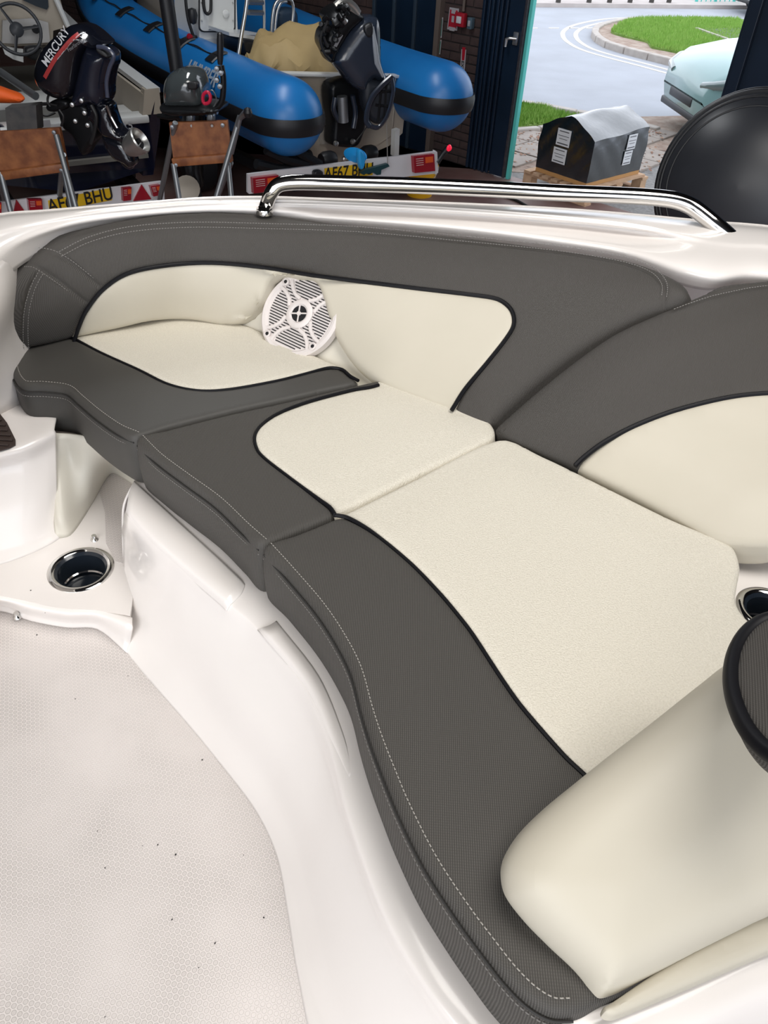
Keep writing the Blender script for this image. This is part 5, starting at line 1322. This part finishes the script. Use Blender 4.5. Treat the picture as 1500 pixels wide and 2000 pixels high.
MB().tube([PL(x, y, P2[0]-P2[1]*.08, P2[1]) for x, y in ((430, 126), (430, 112), (430, 80), (430, 66), (430, 63))], [.014, .019, .020, .017, .008], 14).build('tiller_grip', M_bblk, o2_, local=False)
for x, y in ((424, 134), (432, 142), (424, 156), (430, 168)): MB().lathe([(0, .02), (.014, .018), (.017, 0), (0, 0)], PL(x, y, P2[0]-P2[1]*.08, P2[1]), Matrix.Rotation(R(90), 3, 'X'), 12).build('linkage', M_galv, o2_, local=False)
MB().tube([PL(x, y, P2[0]-P2[1]*.16, P2[1]) for x, y in cr_spline([(398, 184), (406, 180), (411, 190), (408, 200), (399, 202), (396, 194)], 4, True)], .010, 8, closed=True).build('kill_cord', mat('pink_red_cord', (.55, .01, .05), .4), o2_, local=False)
MB().tube([PL(x, y, P2[0]-P2[1]*.08, P2[1]) for x, y in cr_spline([(404, 182), (414, 176), (422, 190), (420, 205), (410, 214)], 4)], .004, 6).build('control_wire', M_galv, o2_, local=False)
MB().tube([PL(362, 218, *P2), PL(424, 216, *P2)], .022, 12).build('swivel_tube', M_galv, o2_, local=False)
for x in (372, 412):
    blob([(x-6, 222), (x+6, 222), (x+7, 240), (x+3, 256), (x-3, 258), (x-6, 244)], (P2[0]-P2[1]*.04, P2[1]), .05, 'clamp', M_galv, o2_, rim=.012)
    MB().tube([PL(x, 238, P2[0]-P2[1]*.06, P2[1]), PL(x+2, 246, P2[0]-P2[1]*.14, P2[1])], .008, 8).build('clamp_screw', M_alu, o2_, local=False)
blob([(376, 220), (398, 220), (396, 270), (392, 330), (396, 364), (374, 366), (378, 330), (376, 270)], (P2[0]+P2[1]*.22, P2[1]), .08, 'drive_leg', M_mech, o2_, rim=.03)
MB().lathe([(0, .01), (.05, .008), (.085, 0), (.05, -.006), (0, -.01)], PL(366, 368, P2[0]+P2[1]*.1, P2[1]), Euler((1.0, .6, 0)).to_matrix(), 20).build('propeller', mat('cream_propeller', (.45, .40, .33), .4), o2_, local=False)
MB().tube([PL(x, y, P2[0]-P2[1]*.02, P2[1]) for x, y in ((308, 226), (330, 228), (352, 224))], [.012, .02, .026], 10).build('carry_handle', M_mech, o2_, local=False)

# black mast-like post rising in front of the blue tube
a = PY(322, -20, 5.6); b = PY(345, 135, 5.6); t_ = (a.z)/(a.z-b.z); e = a+(b-a)*t_
pst = thing('upright_post', 'tall black round post standing in front of the blue tube', 'post', e)
MB().tube([a+(a-b)*1.2, e], .045, 18).build('tube', M_bblk, pst, local=False)
MB().box(e+Vector((0, 0, .01)), (.2, .2, .02), None, .004).build('base_plate', M_bblk, pst, local=False)
hk = thing('control_lever', 'grey round-knobbed lever leaning beside the right engine stand', 'lever', PY(474, 222, 5.2))
MB().tube([PY(452, 300, 5.1), PY(468, 232, 5.1), PY(478, 222, 5.05), PY(485, 221, 5.0)], [.014, .016, .02, .022], 10).build('shaft', M_galv, hk, local=False)
MB().lathe([(0, .03), (.02, .022), (.028, 0), (.02, -.022), (0, -.03)], PY(484, 220, 5.0), None, 16).build('knob', M_bblk, hk, local=False)

# ================================================================ black inflatable at the right
BC = PY(1458, 366, 3.7)
AX = Vector((.50, .82, -.22)).normalized()
bt = thing('black_inflatable', 'large black rubber inflatable tube end at the right, before the doorway', 'inflatable', (BC.x, BC.y, 0))
Mb = frame(BC, AX.orthogonal(), AX); RB = .40
prof = [(0, -RB*.62)]
for k in range(1, 12): an = R(90*k/12); prof.append((RB*math.sin(an), -RB*.62*math.cos(an)))
prof += [(RB, .0), (RB+.001, .10)]
MB().lathe(prof, M=None, seg=64).build('end_dome', mat('sheen_tinted_rubber', (.022, .024, .030), .40, spec=.55, var=(3, .8, (.034, .037, .045))), bt).matrix_basis = MW(bt).inverted() @ Mb  # rubber colour lightened to stand in for the grey sheen on top
pf2 = [(RB, .08), (RB+.012, .085), (RB+.012, .105), (RB+.003, .115), (RB+.003, .16), (RB+.012, .165), (RB+.012, .185), (RB+.003, .195), (RB+.002, .30), (RB+.010, .305), (RB+.010, .33), (RB-.01, .36), (RB-.06, .45), (RB-.16, .52), (0, .56)]
MB().lathe(pf2, seg=64).build('tube_body', mat('black_rubber_sheen', (.014, .015, .019), .36, spec=.5), bt).matrix_basis = MW(bt).inverted() @ Mb
mb = MB(); mb.tube([(math.cos(R(a))*(RB*.80), math.sin(R(a))*(RB*.80), -RB*.62*math.sqrt(1-.64)-.001) for a in range(0, 360, 6)], .004, 6, closed=True)
for rr_, w_ in ((.90, .007), (.955, .010), (.985, .008)):
    mb.tube([(math.cos(R(a))*(RB*rr_), math.sin(R(a))*(RB*rr_), -RB*.62*math.sqrt(1-rr_**2)-.002) for a in range(0, 360, 6)], w_, 8, closed=True)
mb.build('seam', M_bblk, bt).matrix_basis = MW(bt).inverted() @ Mb
crd = thing('support_cradle', 'brown timber cradle under the black inflatable', 'cradle', (BC.x+.1, BC.y+.6, 0))
for k, dx in enumerate((-.34, .34)):
    q = BC+AX*.35+Vector((AX.y, -AX.x, 0))*dx; MB().box((q.x, q.y, (BC.z-RB*.6)/2), (.08, .10, BC.z-RB*.6), None, .006).build('upright', mat('reddish_timber', (.10, .035, .028), .7), crd, local=False)
q = BC+AX*.35; MB().box((q.x, q.y, BC.z-RB-.04), (.8, .10, .08), Matrix.Rotation(-.4, 3, 'Z'), .006).build('cross_beam', mat('reddish_timber', (.10, .035, .028), .7), crd, local=False)

# ================================================================ outside
M_road = mat('worn_asphalt', (.40, .42, .46), .9, var=(1.4, .5, (.33, .34, .37)), bump=(50, .3, 'noise', .006))
M_pave = mat('pavement_slab', (.40, .35, .31), .9, var=(5, .8, (.30, .26, .23)), bump=(40, .3, 'noise', .004))
M_kerb = mat('kerb_concrete', (.50, .46, .42), .9, var=(8, .6, (.38, .33, .30)))
M_soil = mat('bare_soil', (.30, .215, .17), .95, var=(7, .9, (.44, .36, .30)), bump=(25, .6, 'noise', .02))
M_grass = mat('grass_turf', (.15, .27, .05), .9, var=(4, .8, (.24, .36, .09)), bump=(60, .8, 'noise', .02))
M_line = mat('faded_road_paint', (.66, .62, .56), .8, var=(20, .6, (.50, .48, .45)))
def poly3(px, z=0): return [PZ(x, y, 0) for x, y in px]
struct(slab('ground', [(-30, 4), (60, 4), (60, 70), (-30, 70)], -.14, -.09, M_soil))
o = slab('road', [(-25, 6.5), (45, 3.5), (45, 60), (-25, 60)], -.09, -.012, M_road); tag(o, 'pale grey asphalt road outside the doorway', 'road'); o['kind'] = 'structure'; del o['category']
def gpoly(name, px, h, m, parent=None, lab=None, sub=True):
    P = poly3(px); P = [Vector((p.x, p.y, 0)) for p in P]
    v = [Vector((p.x, p.y, -.02)) for p in P]
    return MB().prism(v, (0, 0, 0), (0, 0, h+.02)).build(name, m, parent, False, local=False)
# traffic island
isl = thing('grass_island', 'grassed corner island with kerb across the road', 'verge', PZ(1300, 90, 0))
ik = cr_spline([(1440, 44), (1330, 42), (1240, 43), (1195, 50), (1170, 58), (1160, 68), (1166, 80), (1190, 94), (1230, 106), (1290, 121), (1360, 139), (1470, 166), (1560, 190)], 6)
ikp = [PZ(x, y, 0) for x, y in ik]
MB().prism([Vector((p.x, p.y, -.02)) for p in ikp]+[Vector((11, 11, -.02)), Vector((14, 20, -.02))], (0, 0, 0), (0, 0, .08)).build('soil_border', M_soil, isl, False, local=False)
gi = cr_spline([(1440, 46), (1330, 44), (1245, 45), (1215, 52), (1196, 64), (1192, 72), (1215, 80), (1240, 86), (1262, 92), (1270, 102), (1300, 108), (1330, 115), (1352, 122), (1384, 127), (1408, 121), (1440, 116), (1500, 120)], 4)
MB().prism([dwn(PZ(x, y, 0), -.02) for x, y in gi]+[Vector((12, 18, -.02)), Vector((13, 20, -.02))], (0, 0, 0), (0, 0, .11)).build('turf', M_grass, isl, False, local=False)
MB().prism([dwn(PZ(x, y, 0), .02) for x, y in ((1358, 69), (1450, 66), (1530, 70), (1530, 130), (1440, 98), (1400, 84))], (0, 0, 0), (0, 0, .09)).build('parking_bay', mat('dark_tarmac', (.16, .165, .19), .9), isl, False, local=False)
MB().tube([dwn(PZ(x, y, 0), .10) for x, y in ((1357, 69), (1400, 85), (1440, 99))], .05, 4).build('bay_edging', M_kerb, isl, False, local=False)
def kerbs(path, parent, ln=.55, w=.13, h=.10):
    P = [Vector(p) for p in resample([np.array((q.x, q.y, 0)) for q in path], ln)]
    for i in range(len(P)-1):
        d = (P[i+1]-P[i]); L_ = d.length
        if L_ < .1: continue
        d.normalize(); MB().box((P[i]+P[i+1])/2+ZU*(h/2-.02), (L_-.015, w, h+.03), Matrix((d, ZU.cross(d), ZU)).transposed(), .015).build('kerb_stone', M_kerb, parent, False, local=False)
kerbs(ikp[12:], isl)
for k, off in enumerate((.30, .55)):
    v = []; f = []
    for i, p in enumerate(ikp[6:]):
        i += 6; a = ikp[max(0, i-1)]; b = ikp[min(len(ikp)-1, i+1)]; t = (b-a).normalized(); n = Vector((t.y, -t.x, 0))
        if n.dot(Vector((6, 17, 0))-p) > 0: n = -n
        v += [dwn(p+n*off, -.012), dwn(p+n*(off+.09), -.012), dwn(p+n*(off+.09), -.008), dwn(p+n*off, -.008)]
    m_ = len(v)//4
    MB().loft([v[i*4:i*4+4] for i in range(m_)]).build('road_line', M_line, isl, False, local=False)
for x0 in (1030, 1072, 1112, 1145):
    gpoly('lane_dash', [(x0, 53-(x0-1030)*.005), (x0+20, 53), (x0+20, 54.5), (x0, 54.5)], -.008, M_line, isl)
# tufts of grass
def tufts(px, n, parent, zb, seed):
    rnd = random.Random(seed); PP = [PZ(x, y, 0) for x, y in px]; P2_ = [(p.x, p.y) for p in PP]; xs = [p[0] for p in P2_]; ys = [p[1] for p in P2_]; v = []; f = []
    while len(f) < n:
        x, y = rnd.uniform(min(xs), max(xs)), rnd.uniform(min(ys), max(ys))
        if not inside(P2_, x, y): continue
        a = rnd.uniform(0, 6.28); h = rnd.uniform(.03, .08); b = len(v); c = Vector((x, y, zb)); w = Vector((math.cos(a), math.sin(a), 0))*.009
        v += [c-w, c+w, c+Vector((rnd.uniform(-.02, .02), rnd.uniform(-.02, .02), h))]; f.append((b, b+1, b+2))
    o = mesh('grass_blades', v, f, mat('grass_blade', (.22, .42, .06), .8, var=(6, .8, (.33, .50, .12))), parent, False); o['kind'] = 'stuff'
tufts(gi, 26000, isl, .085, 1)
# near verge and paving
vg = thing('grass_verge', 'small patch of grass just outside the door beside the pallet', 'verge', PZ(1020, 235, 0))
vp = [(880, 190), (1008, 208), (1030, 212), (1062, 214), (1092, 226), (1130, 234), (1120, 240), (1060, 247), (1004, 253), (880, 240)]
MB().prism([dwn(PZ(x, y, 0), -.02) for x, y in vp], (0, 0, 0), (0, 0, .05)).build('turf', M_grass, vg, False, local=False)
tufts(vp, 9000, vg, .028, 2)
kerbs([PZ(x, y, 0) for x, y in ((870, 186), (1004, 203), (1060, 208), (1110, 218), (1160, 232), (1240, 240), (1300, 262))], vg, .6, .12, .05)
kerbs([PZ(x, y, 0) for x, y in ((870, 260), (1004, 262), (1060, 254), (1110, 246), (1150, 240))], vg, .6, .10, .05)
pv = tag(slab('pavement', [(-3, 8.3), (1.6, 8.2), (2.6, 9.4), (4.6, 9.2), (6.4, 10.6), (4.4, 11.4), (.6, 10.15), (-3, 10.4)], -.02, .0, M_soil), 'paved strip outside the door with leaf litter'); pv['kind'] = 'structure'
rnd = random.Random(9); pq = [(p.x, p.y) for p in poly3([(940, 285), (1004, 262), (1060, 256), (1130, 246), (1230, 244), (1300, 262), (1300, 330), (1260, 332), (1180, 300), (1060, 330), (1000, 332), (960, 330)])]
for i in range(-6, 12):
    for j in range(-4, 6):
        c = Vector((1.4, 9.0, 0))+WD*(-.46*i)+WN*(-.46*j)
        if inside(pq, c.x, c.y): MB().box(c+ZU*(.006+rnd.uniform(-.003, .003)), (.44, .44, .03), Matrix.Rotation(math.atan2(WD.y, WD.x)+rnd.uniform(-.006, .006), 3, 'Z'), .006).build('paving_slab', M_pave, pv, False, local=False)
mb = MB()
for i in range(900):
    x, y = rnd.uniform(940, 1300), rnd.uniform(250, 335); p = PZ(x, y, .024)
    if abs(y-(262 if x < 1060 else 250)) < 14 or rnd.random() < .35:
        a = rnd.uniform(0, 6); w = rnd.uniform(.012, .03); u = Vector((math.cos(a), math.sin(a), rnd.uniform(-.2, .2)))*w; s = Vector((-math.sin(a), math.cos(a), 0))*w*.6
        mb.add([p-u, p+s, p+u+ZU*.006, p-s], [(0, 1, 2, 3)])
o = mb.build('leaf_litter', mat('dry_leaves', (.26, .13, .09), .9, var=(9, .9, (.45, .30, .20))), pv, False, local=False); o['kind'] = 'stuff'
ap = slab('apron', [(-3, 8.0), (1.1, 7.95), (3.8, 5.6), (6, 5.6), (6, 10), (4.5, 9.4), (1.5, 8.4), (-3, 8.6)], -.05, -.004, mat('rough_concrete', (.30, .29, .28), .9, var=(30, .8, (.18, .175, .17)), bump=(70, .6, 'noise', .006))); struct(ap); ap['label'] = 'rough grey concrete apron outside the door'
# far pavement with railings
fq = [PZ(900, 12.5, 0), PZ(1045, 13, 0), PZ(1450, 17, 0), PZ(1700, 22, 0)]
fp = slab('far_pavement', [(q.x, q.y) for q in fq]+[(40, 45), (-5, 45)], -.02, .07, mat('pale_paving', (.55, .50, .47), .9, var=(3, .6, (.44, .38, .36)))); struct(fp)
rg = thing('railing', 'teal metal railing along the far pavement', 'railing', PZ(1390, 2, 0))
A0, A1 = PZ(1360, 3, .07), PZ(1460, 3, .07)
for z in (.25, .95): MB().tube([A0+ZU*(z-.07), A1+ZU*(z-.07)], .025, 8).build('rail', M_teal, rg, local=False)
for k in range(12): p = A0.lerp(A1, k/11); MB().tube([p, p+ZU*1.0], .014 if k % 4 else .04, 8).build('post', M_teal, rg, local=False)
for k, x in enumerate((1090, 1150, 1190, 1230, 1272, 1306)):
    p = PZ(x, 5, .07); tag(MB().lathe([(0, 0), (.06, 0), (.05, .85), (.03, .95), (0, .96)], p, None, 14).build('bollard', mat('dark_bollard', (.06, .055, .05), .7), None, local=False), 'dark post on the far pavement, %s of six from the left' % ('first', 'second', 'third', 'fourth', 'fifth', 'last')[k], 'bollard', 'bollards along the far pavement')

# ---- pallet with wrapped load
N0, N1_, N2 = PZ(1144, 364, .16), PZ(1046, 331, .16), PZ(1251, 338, .16)
ea = (N1_-N0); eb = (N2-N0); ea.z = eb.z = 0
print('pallet', ea.length, eb.length, math.degrees(ea.angle(eb)))
ea_n = ea.normalized(); eb_n = Vector((-ea_n.y, ea_n.x, 0)); eb_n = eb_n if eb_n.dot(eb) > 0 else -eb_n; eb_n = (eb_n*.5+eb.normalized()*.5).normalized()
La, Lb = ea.length, eb.length
pal = thing('pallet', 'pale pine pallet on the ground outside the door', 'pallet', dwn(N0+(ea+eb)/2, 0))
def PB(a, b, z): return dwn(N0, 0)+ea_n*a+eb_n*b+ZU*z
MPl = Matrix((ea_n, ZU.cross(ea_n), ZU)).transposed()
nb_ = 7
for k in range(nb_):
    a = -.06+(La+.16)*(k+.5)/nb_
    mb = MB(); w = (La+.16)/nb_*.36; mb.prism([PB(a-w, -.06, .125), PB(a+w, -.06, .125), PB(a+w, Lb+.05, .125), PB(a-w, Lb+.05, .125)], (0, 0, 0), (0, 0, .022)).build('deck_board', M_pine, pal, False, local=False)
for b in (-.04, Lb/2, Lb+.0):
    MB().prism([PB(-.06, b-.0, .10), PB(La+.10, b, .10), PB(La+.10, b+.09, .10), PB(-.06, b+.09, .10)], (0, 0, 0), (0, 0, .024)).build('stringer_board', M_pine, pal, False, local=False)
    MB().prism([PB(-.06, b-.0, .0), PB(La+.10, b, .0), PB(La+.10, b+.09, .0), PB(-.06, b+.09, .0)], (0, 0, 0), (0, 0, .02)).build('bottom_board', M_pine, pal, False, local=False)
    for a in (-.05, La/2-.02, La-.0): MB().prism([PB(a, b, .02), PB(a+.10, b, .02), PB(a+.10, b+.09, .02), PB(a, b+.09, .02)], (0, 0, 0), (0, 0, .08)).build('block', M_pine, pal, False, local=False)
ld = thing('wrapped_load', 'black stretch-wrapped house-shaped load with white labels, standing on the pallet', 'package', PB(La/2, Lb/2, .15))
M_wrap = mat('black_stretch_film', (.006, .014, .020), .24, spec=.8, coat=1, bump=(6, .35, 'noise', .03)); M_wrap.node_tree.nodes['Principled BSDF'].inputs['IOR'].default_value = 1.7; M_wrap.node_tree.nodes['Principled BSDF'].inputs['Coat Roughness'].default_value = .2; M_wrap.node_tree.nodes['Principled BSDF'].inputs['Coat IOR'].default_value = 1.5; 
MB().prism([PB(0, 0, .149), PB(La, 0, .149), PB(La, Lb, .149), PB(0, Lb, .149)], (0, 0, 0), (0, 0, .035)).build('base_board', mat('orange_pine', (.50, .27, .10), .7), ld, False, local=False)
HT = .47; v = []; f = []; nx, ny = 22, 26
rnd = random.Random(4)
def top_z(u, w):   # ridge across the middle of the left face
    return .185+HT-.09+.13*(1-abs(2*u-1)**1.3)+.007*math.sin(9*w+5*u)+.004*math.sin(19*u-7*w)-.03*(1-u)*(1-w)
for j in range(ny+1):
    for i in range(nx+1):
        u, w = i/nx, j/ny; v.append(PB(La*u*1.0, Lb*w, top_z(u, w)))
f = [(j*(nx+1)+i, j*(nx+1)+i+1, (j+1)*(nx+1)+i+1, (j+1)*(nx+1)+i) for j in range(ny) for i in range(nx)]
per = [(i, 0) for i in range(nx)]+[(nx, j) for j in range(ny)]+[(i, ny) for i in range(nx, 0, -1)]+[(0, j) for j in range(ny, 0, -1)]
prev = [j*(nx+1)+i for i, j in per]; K = 10
for k in range(1, K+1):
    cur = []
    for (i, j) in per:
        u, w = i/nx, j/ny; zt = top_z(u, w); z = zt+(.185-zt)*k/K
        cx = (u-.5); cy = (w-.5); bulge = .004*math.sin(9*z*3+11*(u+w)*2)*(1-k/K*.5)+(.008*math.sin(math.pi*k/K))
        cur.append(len(v)); v.append(PB(La*(u+(.02 if i == nx else -.02 if i == 0 else 0)*0)+(bulge if i == nx else -bulge if i == 0 else 0), Lb*w+(bulge if j == ny else -bulge if j == 0 else 0), z))
    n_ = len(per)
    for q in range(n_): f.append((prev[q], prev[(q+1) % n_], cur[(q+1) % n_], cur[q]))
    prev = cur
MB().add(v, f).build('film_wrap', M_wrap, ld, local=False)
M_lab = mat('white_label', (.72, .74, .76), .5)
def label(a, b, z, w, h, onA):
    # onA: on the face b=0 (left-facing); else on the face a=0
    d = ea_n if onA else eb_n; n = -(eb_n if onA else ea_n); c = PB(a, b, z)+n*.016
    MM = Matrix((d, n, ZU)).transposed(); l = MB().box(c, (w, .004, h), MM, .001).build('label', M_lab, ld, False, local=False)
    for k, (dz, ww, hh) in enumerate(((.36, .7, .05), (.1, .8, .03), (-.08, .6, .03), (-.36, .8, .06))): MB().box(c+n*.003+ZU*dz*h, (w*ww, .002, h*hh), MM).build('print', mat('label_print', (.08, .08, .09), .6), l, False, local=False)
label(La*.55, 0, .50, .15, .14, True); label(La*.57, 0, .345, .15, .13, True)
label(0, Lb*.68, .47, .13, .13, False); label(0, Lb*.66, .335, .12, .12, False)

# ---- parked cars
def car(name, label, loc, rz, col, scale=1.0):
    m = mat('car_paint_'+name, col, .25, coat=.8); root = thing('car', label, 'car', loc, (0, 0, rz))
    # stations along x (nose at 0, tail at 4.2); half section: (y, z)
    st = [(0.0, .60, .36, .56, .60), (.06, .72, .28, .66, .72), (.25, .82, .24, .78, .84), (.7, .87, .22, .88, .93), (1.15, .88, .22, .92, .98), (2.2, .88, .22, .94, 1.0), (3.4, .88, .22, .94, 1.0), (4.0, .84, .26, .92, .98), (4.15, .72, .34, .80, .88)]
    rings = []
    for x, hw, z0, z1, z2 in st:
        rings.append([(x, -hw*.86, z0), (x, -hw, z0+.12), (x, -hw*1.0, (z0+z1)/2), (x, -hw*.97, z1), (x, -hw*.82, z2-.01), (x, 0, z2+.02), (x, hw*.82, z2-.01), (x, hw*.97, z1), (x, hw, (z0+z1)/2), (x, hw, z0+.12), (x, hw*.86, z0)])
    MB().loft([[Vector(p) for p in r] for r in rings]).build('body', m, root)
    cab = []
    for x, hw, z0, z1 in ((1.05, .74, .96, 1.0), (1.75, .68, .97, 1.38), (2.3, .66, .98, 1.46), (3.2, .66, .98, 1.44), (3.95, .70, .96, 1.02)):
        cab.append([Vector(p) for p in ((x, -hw-.06, z0), (x, -hw+.04, z1-.04), (x, -hw+.16, z1), (x, hw-.16, z1), (x, hw-.04, z1-.04), (x, hw+.06, z0))])
    MB().loft(cab).build('glasshouse', mat('car_glass', (.02, .03, .035), .08), root)
    MB().loft([[p+Vector((0, 0, .012)) for p in r[1:5]] for r in cab[1:4]]).build('roof', m, root)
    for sy in (-1, 1):
        MB().tube([(.04, sy*.44, .62), (.10, sy*.66, .655), (.22, sy*.785, .70), (.42, sy*.845, .76), (.58, sy*.855, .80)], [.05, .075, .08, .05, .012], 14, flat=.75, up=(0, 0, 1)).build('headlamp', mat('headlamp_glass', (.16, .22, .22), .08, coat=1), root)
        for wx in (.82, 3.3):
            w = bpy.data.objects.new('wheel', None); COL.objects.link(w); w.parent = root; w.location = (wx, sy*.80, .31); w.rotation_euler = (R(90), 0, 0)
            MB().lathe([(.19, -.10), (.27, -.11), (.31, -.08), (.315, 0), (.31, .08), (.27, .11), (.19, .10), (.19, -.10)], seg=32).build('tyre', M_bblk, w)
            MB().lathe([(0, .06), (.05, .07), (.17, .05), (.20, .09), (.20, -.09), (0, -.06)], seg=24).build('rim', M_alu, w)
        MB().box((1.35, sy*.96, 1.0), (.12, .16, .12), None, .03).build('wing_mirror', m, root)
    MB().box((.02, 0, .42), (.06, .7, .10), None, .02).build('grille', M_bblk, root)
    MB().box((.10, 0, .27), (.14, 1.3, .08), None, .02).build('lower_bumper', M_bblk, root)
    return root
car('teal', 'pale teal parked car seen between the black inflatable and the door', (3.16, 10.12, -.012), R(6), (.26, .44, .44))
car('white', 'white car far across the road, mostly hidden by the dark door', (7.75, 22.1, -.012), R(8), (.75, .76, .78))
tag(MB().tube([PZ(x, y, .012) for x, y in cr_spline([(955, 383), (985, 384), (1010, 392), (1035, 405), (1090, 420)], 5)], .012, 8).build('hose', M_cable, None, local=False), 'thin black hose lying across the door threshold', 'hose')
